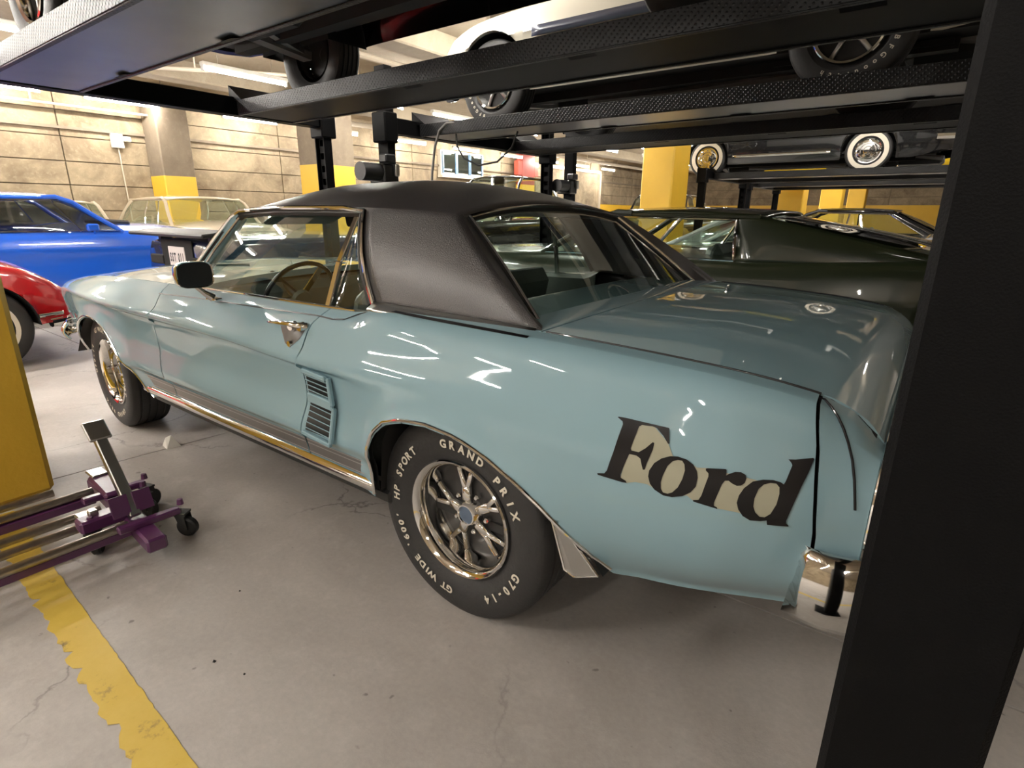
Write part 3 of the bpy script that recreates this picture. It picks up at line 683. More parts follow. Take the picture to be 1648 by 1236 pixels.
# vinyl roof with its two broad rear pillars
def roof_pt(x, u):
    zc = float(pchip([.14, .25, .45, .75, 1.05, 1.25, 1.44], [1.266, 1.300, 1.348, 1.380, 1.376, 1.345, 1.290], x)[0])
    ye = float(pchip([.14, .30, .62, 1.0, 1.44], [.555, .598, .628, .630, .600], x)[0])
    ze = float(pchip([.14, .30, .62, 1.0, 1.44], [1.238, 1.252, 1.262, 1.264, 1.250], x)[0])
    return (x, ye*u, ze + (zc-ze)*(1-abs(u)**2.6))
US = np.concatenate([-np.cos(np.linspace(0, PI/2, 13))[:-1], np.sin(np.linspace(0, PI/2, 13))])
xr_f = lambda u: 1.43-.05*u*u; xr_r = lambda u: .205-.035*abs(u)**2
SS = np.linspace(0, 1, 36); S0 = 24               # columns of the roof edge that run into the pillar
V = []; F = []; idx = {}
for i, s in enumerate(SS):
    for j, u in enumerate(US): idx[i, j] = len(V); V.append(roof_pt(xr_f(u)*(1-s)+xr_r(u)*s, u))
nu = len(US)
F += [(idx[i, j], idx[i, j+1], idx[i+1, j+1], idx[i+1, j]) for i in range(len(SS)-1) for j in range(nu-1)]
NT = 16
for side, jj in ((1, nu-1), (-1, 0)):
    prev = [idx[i, jj] for i in range(S0, len(SS))]; top = [np.array(V[k]) for k in prev]; nS = len(prev)
    bot = [np.array((.385+(-.255-.385)*(k/(nS-1)), side*(.752-.022*(k/(nS-1))), .9615-.014*(k/(nS-1)))) for k in range(nS)]
    for t in range(1, NT+1):
        tt = t/NT; cur = []
        for k in range(nS):
            sf = k/(nS-1); w = 4*sf*(1-sf)
            q = top[k]*(1-tt) + bot[k]*tt
            xb = .385+(-.255-.385)*sf
            q = q + np.array((0, side*(.026*math.sin(PI*tt)**1.0 + .010*w*math.sin(PI*tt)), .004*math.sin(PI*tt)))
            cur.append(len(V)); V.append(tuple(q))
        for k in range(nS-1):
            f = (prev[k], prev[k+1], cur[k+1], cur[k]); F.append(f[::-1] if side > 0 else f)
        prev = cur
roof = mesh('vinyl_roof', V, F, M['vinyl'], CAR); solid(roof, .035, -1)
roof.data.set_sharp_from_angle(angle=math.radians(70))
def pill(sf, tt, side, o=0.):                      # point on the pillar surface
    i = S0 + sf*(len(SS)-1-S0); s = i/(len(SS)-1); top = np.array(roof_pt(xr_f(1)*(1-s)+xr_r(1)*s, side))
    bot = np.array((.385-.64*sf, side*(.752-.022*sf), .9615-.014*sf)); w = 4*sf*(1-sf)
    return Vector(top*(1-tt)+bot*tt + np.array((0, side*(.026*math.sin(PI*tt)+.010*w*math.sin(PI*tt)+o), .004*math.sin(PI*tt))))
for s in (1, -1):
    # bright moulding along the foot of the vinyl
    P = [[(x, s*(.7545-.022*k/20+d), z) for d, z in ((.0, .968-.014*k/20), (.010, .960-.014*k/20), (.030, .950-.014*k/20), (.034, .944-.014*k/20))] for k, x in [(k, .385-.62*k/20) for k in range(21)]]
    solid(grid('vinyl_foot_moulding', P, 'chrome2', CAR), .004)
    # drip rail: from the cowl over the door to the quarter glass foot
    A = [Vector((1.74, s*.735, .945)), Vector((1.64, s*.712, 1.03)), Vector((1.53, s*.672, 1.14)), Vector((1.45, s*.636, 1.222)), Vector((1.40, s*.622, 1.248))]
    B = [Vector(roof_pt(x, s)) + Vector((0, s*.008, -.002)) for x in (1.3, 1.1, .9, .72, .66)]
    Cc = [pill(0, t, s, .004) + Vector((.006, 0, 0)) for t in (.04, .15, .3, .5, .7, .85, 1.0)]
    MB().tube(A+B+Cc, .0085, 8).make('drip_rail', 'chrome', CAR)
    MB().tube([q + Vector((-.004, -s*.016, -.016)) for q in A+B] + [q + Vector((.018, -s*.012, -.004)) for q in Cc], .015, 8).make('window_seal', 'satinblack', CAR)
    MB().tube([Vector((1.70, s*.70, .95)), Vector((1.60, s*.672, 1.04)), Vector((1.50, s*.635, 1.14)), Vector((1.425, s*.60, 1.232))], .028, 8).make('windscreen_pillar', 'teal', CAR)
    # side glass: door glass and quarter glass with the bright divider between
    dA, dB = Vector((.605, s*.612, 1.240)), Vector((.640, s*.748, .922))
    f1, f2 = Vector((1.395, s*.606, 1.240)), Vector((1.665, s*.742, .925))
    g = grid('door_window', patch4(f1, dA, dB, f2, (0, s*.020, 0)), 'glass', CAR)
    q1, q2 = Vector((.585, s*.612, 1.238)), Vector((.405, s*.742, .958))
    g = grid('quarter_window', patch4(dA, q1, q2, Vector((.62, s*.748, .925)), (0, s*.016, 0)), 'glass', CAR)
    MB().bar(dA+Vector((0, s*.006, .005)), dA.lerp(dB, .5)+Vector((0, s*.022, 0)), .024, .010, (0, 1, 0), .003).bar(dA.lerp(dB, .5)+Vector((0, s*.022, 0)), dB+Vector((0, s*.006, 0)), .026, .012, (0, 1, 0), .003).make('window_divider', 'chrome', CAR)
    MB().tube([f1+Vector((0, s*.003, .004)), (f1+dA)/2+Vector((0, s*.008, .006)), dA+Vector((0, s*.003, .004))], .006, 6).make('window_frame', 'chrome', CAR)
    MB().tube([f1+Vector((0, s*.003, 0)), f1.lerp(f2, .5)+Vector((0, s*.014, 0)), f2+Vector((0, s*.003, 0))], .006, 6).make('window_frame', 'chrome', CAR)
# rear window and its dark bright-edged moulding
def rear_pt(u, t):
    top = np.array(roof_pt(xr_r(u*.93), u*.93)) + np.array((.006, 0, -.020)); 
    bot = np.array((-.165-.055*(1-u*u), .640*u, .948+.020*(1-u*u)))
    q = top*(1-t)+bot*t; q[0] -= .014*math.sin(PI*t)*(.5+.5*(1-u*u)); return q
grid('rear_window', [[rear_pt(u, t) for u in np.linspace(-1, 1, 25)] for t in np.linspace(0, 1, 13)], 'glass', CAR)
rim = [rear_pt(u, 0) for u in np.linspace(-1, 1, 17)] + [rear_pt(1, t) for t in np.linspace(.05, 1, 12)] + [rear_pt(u, 1) for u in np.linspace(.95, -1, 17)] + [rear_pt(-1, t) for t in np.linspace(.95, .05, 12)]
MB().tube(rim + rim[:1], .012, 8).make('rear_window_moulding', 'black', CAR)
MB().tube([rear_pt(u, 0) + np.array((-.010, 0, .008)) for u in np.linspace(-1, 1, 17)], .006, 8).make('rear_window_trim', 'chrome', CAR)
MB().tube([rear_pt(u, 1) + np.array((-.012, 0, .002)) for u in np.linspace(-1, 1, 17)], .006, 8).make('rear_window_trim', 'chrome2', CAR)
for s in (1, -1):
    P = [[pill(1, t, s), Vector(rear_pt(s*.985, t))] for t in np.linspace(0, 1, 14)]
    grid('pillar_return', P, 'vinyl', CAR)
    MB().tube([Vector(rear_pt(s*.985, t))+Vector((-.012, s*.004, .004)) for t in np.linspace(0, 1, 12)], .006, 6).make('rear_window_trim', 'chrome', CAR)
def wind_pt(u, t):
    top = np.array(roof_pt(xr_f(u*.95), u*.95)) + np.array((-.006, 0, -.018)); bot = np.array((1.90-.18*u*u, .690*u, .962-.012*u*u))
    q = top*(1-t)+bot*t; q[0] += .012*math.sin(PI*t); return q
grid('windshield', [[wind_pt(u, t) for u in np.linspace(-1, 1, 21)] for t in np.linspace(0, 1, 11)], 'glass', CAR)
MB().tube([wind_pt(u, 0) for u in np.linspace(-1, 1, 15)] , .010, 8).make('windshield_trim', 'chrome', CAR)

# cabin
MB().box((.85, 0, .30), (2.4, 1.45, .03)).make('floor_pan', 'dark', CAR, False)
MB().box((1.62, 0, .80), (.24, 1.36, .22), ch=.04).make('dashboard', 'seat', CAR)
MB().box((-.02, 0, .93), (.38, 1.16, .02), ch=.005).make('parcel_shelf', 'seat', CAR)
def seat(x, y, w, name='front_seat', hb=.56):
    e = bpy.data.objects.new(name, None); COL.objects.link(e); e.parent = CAR; e.location = (x, y, .38)
    MB().box((0, 0, .08), (.50, w, .15), ch=.05).make('seat_cushion', 'seat', e)
    MB().box((-.27, 0, .14+hb/2), (.12, w, hb), Matrix.Rotation(-.22, 3, 'Y'), .05).make('seat_back', 'seat', e)
seat(.95, .36, .54, hb=.46); seat(.95, -.36, .54, hb=.46); seat(.24, 0, 1.16, 'rear_seat', .36)
st = bpy.data.objects.new('steering_wheel', None); COL.objects.link(st); st.parent = CAR; st.location = (1.42, .36, .84); st.rotation_euler = (0, -.42, 0)
MB().lathe([(.190+.011*math.cos(a), .011*math.sin(a)) for a in np.linspace(0, 2*PI, 9)[:-1]], 40, (0, 0, 0), 'x', close=True).make('wheel_rim', 'black', st)
for k in range(3):
    a = PI/2+2*PI*k/3 + .5; MB().bar((0, .02*math.cos(a), .02*math.sin(a)), (0, .185*math.cos(a), .185*math.sin(a)), .03, .006, (1, 0, 0)).make('wheel_spoke', 'chrome', st)
MB().lathe([(.05, .0), (.045, -.02), (0, -.028)], 24, (0, 0, 0), 'x').make('horn_pad', 'seat', st)
MB().tube([(0, 0, 0), (.25, 0, 0)], .022, 10).make('steering_column', 'black', st)
MB().box((1.36, -.02, 1.205), (.02, .24, .058), Matrix.Rotation(.2, 3, 'Y'), .008).tube([(1.36, -.02, 1.21), (1.41, -.02, 1.262)], .006, 6).make('rear_view_mirror', 'black', CAR)
for s in (1, -1):
    MB().box((1.33, s*.34, 1.222), (.15, .36, .016), Matrix.Rotation(.35, 3, 'Y'), .006).make('sun_visor', 'seat', CAR)
# running gear
MB().tube([(0, -.62, .33), (0, .62, .33)], .05, 10).lathe([(0, -.13), (.10, -.08), (.14, 0), (.10, .08), (0, .13)], 16, (0, 0, .33), 'x').make('rear_axle', 'dark', CAR)
MB().tube([(2.2, -.2, .24), (.9, -.3, .24), (.3, -.3, .26), (-.2, -.42, .42), (-1.0, -.42, .30)], .03, 8).make('exhaust_pipe', 'dark', CAR)
MB().tube([(2.74, -.6, .30), (2.74, .6, .30)], .035, 8).make('front_axle_beam', 'dark', CAR)
WORDS = [('GRAND PRIX', -8, 66), ("HP SPORT", -88, -41), ('G70-14', 112, 149), ("GT WIDE '600'", -174, -104)]
def hero_wheel(e, text=True, turn=0):
    wheel_styled(e)
    if text: arc_text(e, [(w, a+turn, b+turn) for w, a, b in WORDS], .036, .258, .1145, 'white', .0014)
for x, s, tn, stv in ((0, 1, 0, 0), (0, -1, 40, 0), (2.743, 1, 150, -.06), (2.743, -1, 70, -.06)):
    put_wheel(CAR, x, s*.705, .3305, s, hero_wheel, steer=stv, turn=tn)

# ---------------------------------------------------------------- the other cars (rear axle at the local origin, nose towards +x, left side +y)
def make_car(label, loc, rz, S):
    car = thing('car', label, 'car', loc, rz)
    wb, x0, x1, w, r, zs = S['wb'], S['x0'], S['x1'], S['w'], S['r'], S.get('sill', .26)
    paint = S['paint']; top = np.array(S['top']); R = r+.05
    plan = np.array(S.get('plan', [(x0, w*.86), (x0+.25, w*.95), (x0+.9, w), (x1-1.1, w), (x1-.3, w*.93), (x1, w*.78)]))
    zt = lambda x: float(pchip(top[:, 0], top[:, 1], x)[0]); hw = lambda x: float(pchip(plan[:, 0], plan[:, 1], x)[0])
    zc = r-.01
    def zb(x):
        e = zs + .10*max(0, (x0+.55-x)/.55) + .12*max(0, (x-(x1-.5))/.5)
        for c in (0, wb):
            if abs(x-c) < R: e = max(e, zc + math.sqrt(R*R-(x-c)**2))
        return e
    xs = set(np.round(np.linspace(x0, x1, 46), 3))
    for c in (0, wb): xs |= set(np.round(c + R*np.cos(np.linspace(0, PI, 25)), 3))
    xs = sorted(x for x in xs if x0 <= x <= x1)
    cz = S.get('crease', .66)
    G = [(1, .89), (.975, .925), (.93, .95), (.85, .972), (cz+.06, .992), (cz, 1.0), (cz-.05, .982), (.45, .975), (.3, .985), (.15, .97), (0, .93)]
    cr = lambda x: S.get('crown', .05)
    V = []; F = []
    Pl = []
    for x in xs:
        W_, zt_, zb_ = hw(x), zt(x), zb(x); z0 = zs+.0; row = []
        ec = 1.0
        flare = 0.
        for f, g in G:
            z = z0+(zt_-z0)*f; z = max(z, zb_)
            d = min(math.hypot(x-c, z-zc)-R for c in (0, wb)); fl = .014*math.exp(-(d/.04)**2) if d > -.02 else 0
            row.append((x, W_*g+fl, z))
        deck = [(x, W_*G[0][1]*u, zt_ + cr(x)*(1-u*u)) for u in (0, .2, .4, .6, .8, .93)]
        Pl.append(deck + row)
    Pl = np.array(Pl); n, k = Pl.shape[:2]
    full = np.concatenate([Pl[:, ::-1] * np.array((1, -1, 1)), Pl[:, 1:]], 1)
    body = grid('body', full, paint, car, ang=38)
    bm = bmesh.new(); bm.from_mesh(body.data)
    for xx, sg in ((x0, -1), (x1, 1)):
        vs = [v for v in bm.verts if abs(v.co.x-xx) < 1e-4]
        es = [e for e in bm.edges if e.verts[0] in vs and e.verts[1] in vs]
        r_ = bmesh.ops.extrude_edge_only(bm, edges=es); nv = [g for g in r_['geom'] if isinstance(g, bmesh.types.BMVert)]
        for v in nv: v.co.x += sg*.035; v.co.y *= .93; v.co.z = zs+.25 + (v.co.z-zs-.25)*.86
        ne = [e for e in bm.edges if e.verts[0] in nv and e.verts[1] in nv]
        try: bmesh.ops.contextual_create(bm, geom=nv)
        except Exception: pass
    bmesh.ops.recalc_face_normals(bm, faces=bm.faces); bm.to_mesh(body.data); bm.free()
    body.data.polygons.foreach_set('use_smooth', [True]*len(body.data.polygons)); body.data.set_sharp_from_angle(angle=math.radians(38))
    # underside: pan, frame rails, axles, exhaust
    un = MB().box(((x0+x1)/2, 0, zs+.07), (x1-x0-.5, (w-.27)*2, .05)); ub = un.make('underbody', 'dark', car, False)
    if S.get('under', False):
        u = MB()
        for s in (-1, 1): u.bar((x0+.5, s*.42, zs+.02), (x1-.4, s*.42, zs+.02), .09, .08)
        u.make('frame_rail', 'dark', ub, False)
        MB().bar((.2, 0, zs), (wb-.7, 0, zs), .22, .10).box((wb-.45, 0, zs-.01), (.55, .36, .16), ch=.04).make('gearbox', 'dark', ub)
        MB().tube([(wb-.6, .30, zs-.03), (wb*.5, .34, zs-.05), (.35, .34, zs-.03), (.0, .36, zs+.14), (x0+.15, .38, zs+.0)], .034, 8).make('exhaust_pipe', 'grey_steel', ub)
        MB().tube([(.3, -.34, zs-.02), (.7, -.34, zs-.03)], [.08, .08], 12).make('silencer', 'grey_steel', ub)
        MB().box((x0+.45, 0, zs+.0), (.62, .72, .14), ch=.05).make('fuel_tank', 'satinblack', ub)
        for s in (-1, 1):
            MB().bar((wb-.02, s*.12, zs+.02), (wb, s*(w-.24), zs-.04), .09, .05).bar((wb-.18, s*.2, zs+.03), (wb, s*(w-.24), zs-.02), .05, .05).make('control_arm', 'grey_steel', ub)
            MB().box((.0, s*.46, zs+.02), (.95, .06, .03)).make('leaf_spring', 'dark', ub)
    MB().tube([(0, -w+.25, r), (0, w-.25, r)], .045, 8).lathe([(0, -.13), (.10, -.07), (.13, 0), (.10, .07), (0, .13)], 14, (0, 0, r), 'x').make('rear_axle', 'dark', car)
    for c in (0, wb):
        for s in (-1, 1):
            a = [(c+(R-.004)*math.cos(t), s*y, zc+(R-.004)*math.sin(t)) for y in (w*.955, w-.34) for t in np.linspace(0, PI, 17)]
            MB().add(a, [(i, i+1, 17+i+1, 17+i) for i in range(16)]).add(a[17:], [tuple(range(17))]).make('wheel_well', 'void', car)
    # wheels
    for c in (0, wb):
        for s in (1, -1):
            put_wheel(car, c, s*(w*.965-.105), r, s, S['wheel'], r=r)
    # cabin
    g = S.get('gh')
    if g:
        ra, rb, rc, rd = g['ab'], g['at'], g['ct'], g['cb']     # x of screen foot, screen head, rear head, rear foot
        wt, wl, zr = g['wt'], g['wl'], g['zr']; zl = lambda x: zt(x)-.01
        rf = g.get('roof', paint); gm = g.get('glass', 'glass')
        US2 = np.linspace(-1, 1, 15)
        zrf = lambda x: zr - .055 + .055*math.sin(PI*min(1, max(0, (x-rc+.3)/(ra-rc+.3)))) - .0
        P = [[(x-.04*u*u*(1 if x > (rb+rc)/2 else -1)*(abs(x-(rb+rc)/2)/(abs(rb-rc)/2))**4, wt*u, zrf(x)+g.get('rc', .05)*(1-abs(u)**2.6)) for u in US2] for x in np.linspace(rb, rc, 14)]
        ro = grid('roof', P, rf, car); solid(ro, .03)
        if ro.data.polygons[0].normal.z < 0: ro.data.flip_normals()
        ht = lambda x: zrf(x)+.0
        ys = 1.0
        for s in (1, -1):
            Ab, At, Ct, Cb = Vector((ra, s*wl, zl(ra))), Vector((rb-.04, s*wt, ht(rb))), Vector((rc+.04, s*wt, ht(rc))), Vector((rd, s*wl, zl(rd)))
            MB().tube([Ab, Ab.lerp(At, .5)+Vector((0, s*.012, .004)), Ab.lerp(At, .85)+Vector((.012, s*.012, .012)), At.lerp(Ct, .05)+Vector((0, s*.008, .010)), At.lerp(Ct, .16)+Vector((0, s*.010, .004))], .026, 8).make('windscreen_pillar', paint, car)
            pts = [At.lerp(Ct, q) + Vector((0, s*.012, 0)) for q in np.linspace(0, 1, 6)]
            MB().tube(pts, .016, 6).make('roof_rail', g.get('rail', paint), car)
            f = g.get('glassf', .62)                    # share of the side that is glass; the rest is a panel
            Tm, Bm = At.lerp(Ct, g.get('ft', f)), Ab.lerp(Cb, f)
            zf = Vector((0, 0, 0)); Bm.z = zl(Bm.x)
            grid('side_window', patch4(At, Tm, Bm, Ab, (0, s*.03, 0)), gm, car)
            if f < .99:
                pl = patch4(Tm, Ct, Cb, Bm, (0, s*.03, 0)); 
                q = grid('roof_quarter_panel', pl, rf, car, ang=None); solid(q, .02, 0)
            MB().tube([Tm, Tm.lerp(Bm, .5)+Vector((0, s*.03, 0)), Bm], .011, 6).make('window_trim', 'chrome', car)
            MB().tube([At.lerp(Tm, q)+Vector((0, s*.018, -.02)) for q in np.linspace(0, 1, 5)], .008, 6).make('window_trim', 'chrome', car)
            MB().tube([Vector((x, s*(wl+.012), zl(x)+.012)) for x in np.linspace(ra, Bm.x, 8)], .008, 6).make('window_trim', 'chrome', car)
            if g.get('bpost'):
                q = g['bpost']; MB().tube([At.lerp(Tm, q), At.lerp(Tm, q).lerp(Ab.lerp(Bm, q), .5)+Vector((0, s*.03, 0)), Ab.lerp(Bm, q)], .014, 6).make('window_divider', 'chrome', car)
            if 'vent' in g:
                q = g['vent']; MB().tube([At.lerp(Tm, q), Ab.lerp(Bm, q+.06)], .010, 6).make('vent_divider', 'chrome', car)
        A1, A2_ = Vector((rb, wt*.95, ht(rb)+.004)), Vector((ra, wl*.94, zl(ra)+.03))
        m_ = lambda v: Vector((v.x, -v.y, v.z))
        grid('windshield', patch4(A1, m_(A1), m_(A2_), A2_, (.06, 0, .02)), gm, car)
        C1, C2 = Vector((rc, wt*.93, ht(rc)+.004)), Vector((rd, wl*.88, zl(rd)+.03))
        if g.get('rearpanel'):
            q = grid('rear_deck', patch4(C1, m_(C1), m_(C2), C2, (-.01, 0, .03)), paint, car); solid(q, .02, 0)
        else:
            grid('rear_window', patch4(C1, m_(C1), m_(C2), C2, (-.04, 0, .02)), gm, car)
        for y in (.36, -.36):
            e = bpy.data.objects.new('front_seat', None); COL.objects.link(e); e.parent = car; e.location = ((ra+rc)/2-.15, y, zs+.12)
            MB().box((0, 0, .10), (.5, .5, .16), ch=.05).make('seat_cushion', 'seat', e)
            MB().box((-.28, 0, .40), (.12, .5, .56), Matrix.Rotation(-.2, 3, 'Y'), .05).make('seat_back', 'seat', e)
        MB().box((ra-.2, 0, zl(ra)-.08), (.25, wl*1.8, .2), ch=.05).make('dashboard', 'seat', car)
        MB().box(((ra+rd)/2, 0, zs+.12), (abs(ra-rd), wl*1.8, .04)).make('floor_pan', 'dark', car, False)
    # lamps and bumpers
    zf, zr_ = zt(x1)-.14, zt(x0)-.16
    if S.get('bumpers', True):
        for xx, sg, nm, hh in ((x1, 1, 'front_bumper', .10), (x0, -1, 'rear_bumper', .12)):
            W_ = hw(xx); zz = .46
            MB().tube([(xx-sg*.28, W_*1.10, zz), (xx+sg*.0, W_*1.02, zz), (xx+sg*.08, W_*.8, zz), (xx+sg*.10, 0, zz), (xx+sg*.08, -W_*.8, zz), (xx+sg*.0, -W_*1.02, zz), (xx-sg*.28, -W_*1.10, zz)], .05, 8).make(nm, 'chrome', car)
    for s in (1, -1):
        h = MB().lathe([(.09, -.03), (.095, .045), (.085, .05), (.08, .03), (0, .045)], 20, (x1-.0, s*hw(x1)*.74, zf), 'x').make('headlamp', 'lens', car)
        MB().box((x0-.03, s*hw(x0)*.62, zr_), (.05, hw(x0)*.42, .09), ch=.012).make('tail_lamp', S.get('tail', 'tail'), car)
    return car
def body_strip(car, S, xa, xb, za, zb_, m, name='stripe'):   # flat stripe along both sides
    w = S['w']; top = np.array(S['top'])
    plan = np.array(S.get('plan', [(S['x0'], w*.86), (S['x0']+.25, w*.95), (S['x0']+.9, w), (S['x1']-1.1, w), (S['x1']-.3, w*.93), (S['x1'], w*.78)]))
    for s in (1, -1):
        P = [[(x, s*(float(pchip(plan[:, 0], plan[:, 1], x)[0])*1.004+.004), z) for z in (za, zb_)] for x in np.linspace(xa, xb, 24)]
        o = grid(name, P, m, car); solid(o, .004, 0)
W_SP = lambda e, r: wheel_plain(e, r)
W_SPD = lambda e, r: wheel_plain(e, r, detail=True)
W_CAP = lambda e, r: wheel_plain(e, r, style='cap', white=(r*.66, r*.86))
def base(**k):
    d = dict(wb=2.74, x0=-1.05, x1=3.55, w=.90, r=.335, sill=.27, top=[(-1.05, .88), (-.6, .93), (.2, .94), (1.6, .93), (2.6, .90), (3.3, .86), (3.55, .80)], wheel=W_SP, paint='red'); d.update(k); return d
GH = lambda **k: dict(dict(ab=1.75, at=1.30, ct=.15, cb=-.35, wt=.58, wl=.74, zr=1.30, glassf=.70), **k)

# ---------------------------------------------------------------- room shell
CZ = 3.6
# floor: slabs with open joints over a dark bed
fl = struct(mesh('floor', [(-9, -34, -.12), (14, -34, -.12), (14, 12, -.12), (-9, 12, -.12)], [(0, 1, 2, 3)], M['void'], None, False))
JX = [(-9, -9), (-2.9, -2.9), (2.075, 2.16), (7.2, 7.2), (14, 14)]; JY = [12, 6.6, .2, -6.2, -12.6, -19, -26, -34]
def jx(k, y): a, b = JX[k]; return a + (b-a)*(min(max(y, 0), 1.3)) if k == 2 else a
for k in range(4):
    for j in range(7):
        y1, y0 = JY[j], JY[j+1]; g = .004
        ys = [y1-g] + [q for q in (1.3, 0.) if y0 < q < y1] + [y0+g]
        ring = [(jx(k, y)+g, y) for y in ys] + [(jx(k+1, y)-g, y) for y in ys[::-1]]
        n = len(ring); V = [(x, y, 0) for x, y in ring] + [(x, y, -.1) for x, y in ring]
        mesh('floor_slab', V, [tuple(range(n))[::1]] + [(i, n+i, n+(i+1) % n, (i+1) % n) for i in range(n)], M['floor'], fl, False)
for o in fl.children:
    bm = bmesh.new(); bm.from_mesh(o.data); bmesh.ops.recalc_face_normals(bm, faces=bm.faces); bm.to_mesh(o.data); bm.free()
# painted bay line, ragged on its outer edge
rnd = random.Random(3); L_, R_ = [], []
for k in range(220):
    x = 1.95 - 4.2*k/219; yc = 1.5985+(.85-x)*.043
    L_.append((x, yc+.0485+rnd.uniform(-.008, .007)-(.014 if rnd.random() < .12 else 0), .0012)); R_.append((x, yc-.0485+rnd.uniform(-.002, .002), .0012))
V = L_+R_; n = len(L_)
bl = mesh('trim_1', V, [(i, i+1, n+i+1, n+i) for i in range(n-1)], M['line'], fl, False); solid(bl, .001, 1); bl.name = 'painted_line'; bl['label'] = 'worn yellow bay line painted on the concrete'
# ceiling with cross beams
ce = struct(MB().box((2.5, -11, CZ+.1), (23, 46, .2)).make('ceiling', 'ceil', None, False))
for x in (9.6, 5.1, .6, -3.9):
    MB().box((x, -11, CZ-.14), (.42, 46, .30), ch=.02).make('ceiling_beam', 'ceil', ce, False)
# far wall: cast panels with recessed joints
def panel_wall(name, origin, along, length, rows, pw, normal):
    o = bpy.data.objects.new(name, bpy.data.meshes.new(name)); COL.objects.link(o)
    a, nn = Vector(along), Vector(normal); c = Vector(origin) + a*length/2
    bk = MB(); R = Matrix((a, nn, Vector((0, 0, 1)))).transposed()
    bk.box(c + Vector((0, 0, CZ/2)) - nn*.13, (length, .2, CZ), R); bm_ = bk
    me = bpy.data.meshes.new(name); me.from_pydata([tuple(v) for v in bk.V], [], bk.F); me.materials.append(M['column']); o.data = me; struct(o)
    shared = {}
    k = int(length/pw); zs = 0
    for z0, z1 in rows:
        for i in range(k):
            key = (round(z1-z0, 3))
            if key not in shared:
                b = MB().box((0, 0, 0), (pw-.016, .05, z1-z0-.014), None, .006); q = bpy.data.meshes.new('concrete_panel'); q.from_pydata(b.V, [], b.F); q.materials.append(M['wall']); shared[key] = q
            p = bpy.data.objects.new('concrete_panel', shared[key]); COL.objects.link(p); p.parent = o
            p.matrix_world = Matrix.Translation(Vector(origin) + a*(pw*(i+.5)) + Vector((0, 0, (z0+z1)/2)) + nn*(.0 + rnd.uniform(-.008, .008))) @ R.to_4x4()
    return o
RZ = [(0, .62), (.62, 1.24), (1.24, 1.70), (1.70, 2.12), (2.12, 2.55), (2.55, 3.0), (3.0, 3.6)]
wf = panel_wall('wall_front', (12.3, 9, 0), (0, -1, 0), 40, RZ, 2.2, (-1, 0, 0))
we = panel_wall('wall_right', (12.3, -31, 0), (-1, 0, 0), 22, RZ, 2.2, (0, 1, 0))
for nm, c, d in (('wall_left', (2, 10.1, CZ/2), (23, .2, CZ)), ('wall_back', (-8.6, -11, CZ/2), (.2, 46, CZ))):
    struct(MB().box(c, d).make(nm, 'wall', None, False))
# columns
def column(x, y, sx, sy, ytop, label, bare=True):
    t = thing('column', label, 'column', (x, y, 0))
    MB().box((0, 0, CZ/2), (sx, sy, CZ), None, .02).make('shaft', 'column', t, False)
    MB().box((0, 0, ytop/2+.001), (sx+.006, sy+.006, ytop), None, .021).make('painted_band', 'yellow', t, False)
    return t
column(2.33, 1.72, .58, .78, 2.05, 'thick yellow painted column at the left edge beside the purple dolly')
column(11.95, -3.72, .62, .62, 1.94, 'grey concrete column with yellow foot against the far wall behind the beige car')
column(8.9, -5.30, .60, .86, 2.13, 'grey concrete column with yellow foot behind the lift post over the black roof')
column(2.93, -7.75, .54, .72, 3.1, 'large yellow column standing behind the dark green fastback')
column(2.22, -14.4, .62, .62, 3.1, 'yellow column seen under the second far runway, left of the two thinner ones')
column(2.0, -19.2, .60, .60, 3.1, 'middle one of the three distant yellow columns at right')
column(1.9, -24.5, .60, .60, 3.1, 'rightmost and farthest of the distant yellow columns')
# window in the far wall
wn = struct(MB().box((12.20, -12.95, 2.80), (.14, 2.1, .74)).make('window_1', 'whitepaint', None, False))
for k in range(3):
    yy = -12.28-.66*k
    MB().box((12.12, yy, 2.80), (.02, .56, .58)).make('pane', 'glass_dark', wn, False)
    for dy in (-.3, .3): MB().box((12.11, yy+dy, 2.80), (.05, .05, .66)).make('window_bar', 'bluesteel', wn, False)
MB().box((12.08, -12.95, 2.38), (.22, 2.3, .08), ch=.01).make('window_sill', 'whitepaint', wn, False)
# red steel stanchion with yellow foot near the window
t = thing('steel_stanchion', 'red steel stanchion with yellow foot beside the far window', 'post', (11.9, -16.2, 0))
MB().box((0, 0, CZ/2), (.30, .80, CZ), ch=.02).make('shaft', 'red_steel', t, False); MB().box((0, 0, 1.15), (.31, .81, 2.3), ch=.02).make('painted_band', 'yellow', t, False)
for s in (-1, 1): MB().box((-.05, s*.52, 2.85), (.2, .26, .5), ch=.01).make('flange', 'red_steel', t, False)
# sliding door panel frame on the far wall, right part
d2 = struct(MB().box((12.22, -20.4, 1.55), (.10, 4.2, 3.0), ch=.01).make('door_1', 'wall', None, False))
for y in (-18.3, -22.5): MB().box((12.14, y, 1.55), (.08, .12, 3.1)).make('door_frame', 'pipe', d2, False)
MB().box((12.14, -20.4, 3.08), (.08, 4.3, .12)).make('door_frame', 'pipe', d2, False)
# yellow painted dado on the far right walls
for nm, c, d, m in (('trim_1', (12.235, -24.5, .85), (.02, 12, 1.7), 'yellow'), ('trim_2', (3, -30.93, .88), (18, .02, 1.76), 'yellow'), ('trim_3', (8.2, -30.90, .80), (5.4, .02, 1.6), 'red_steel')):
    struct(MB().box(c, d).make(nm, m, None, False))
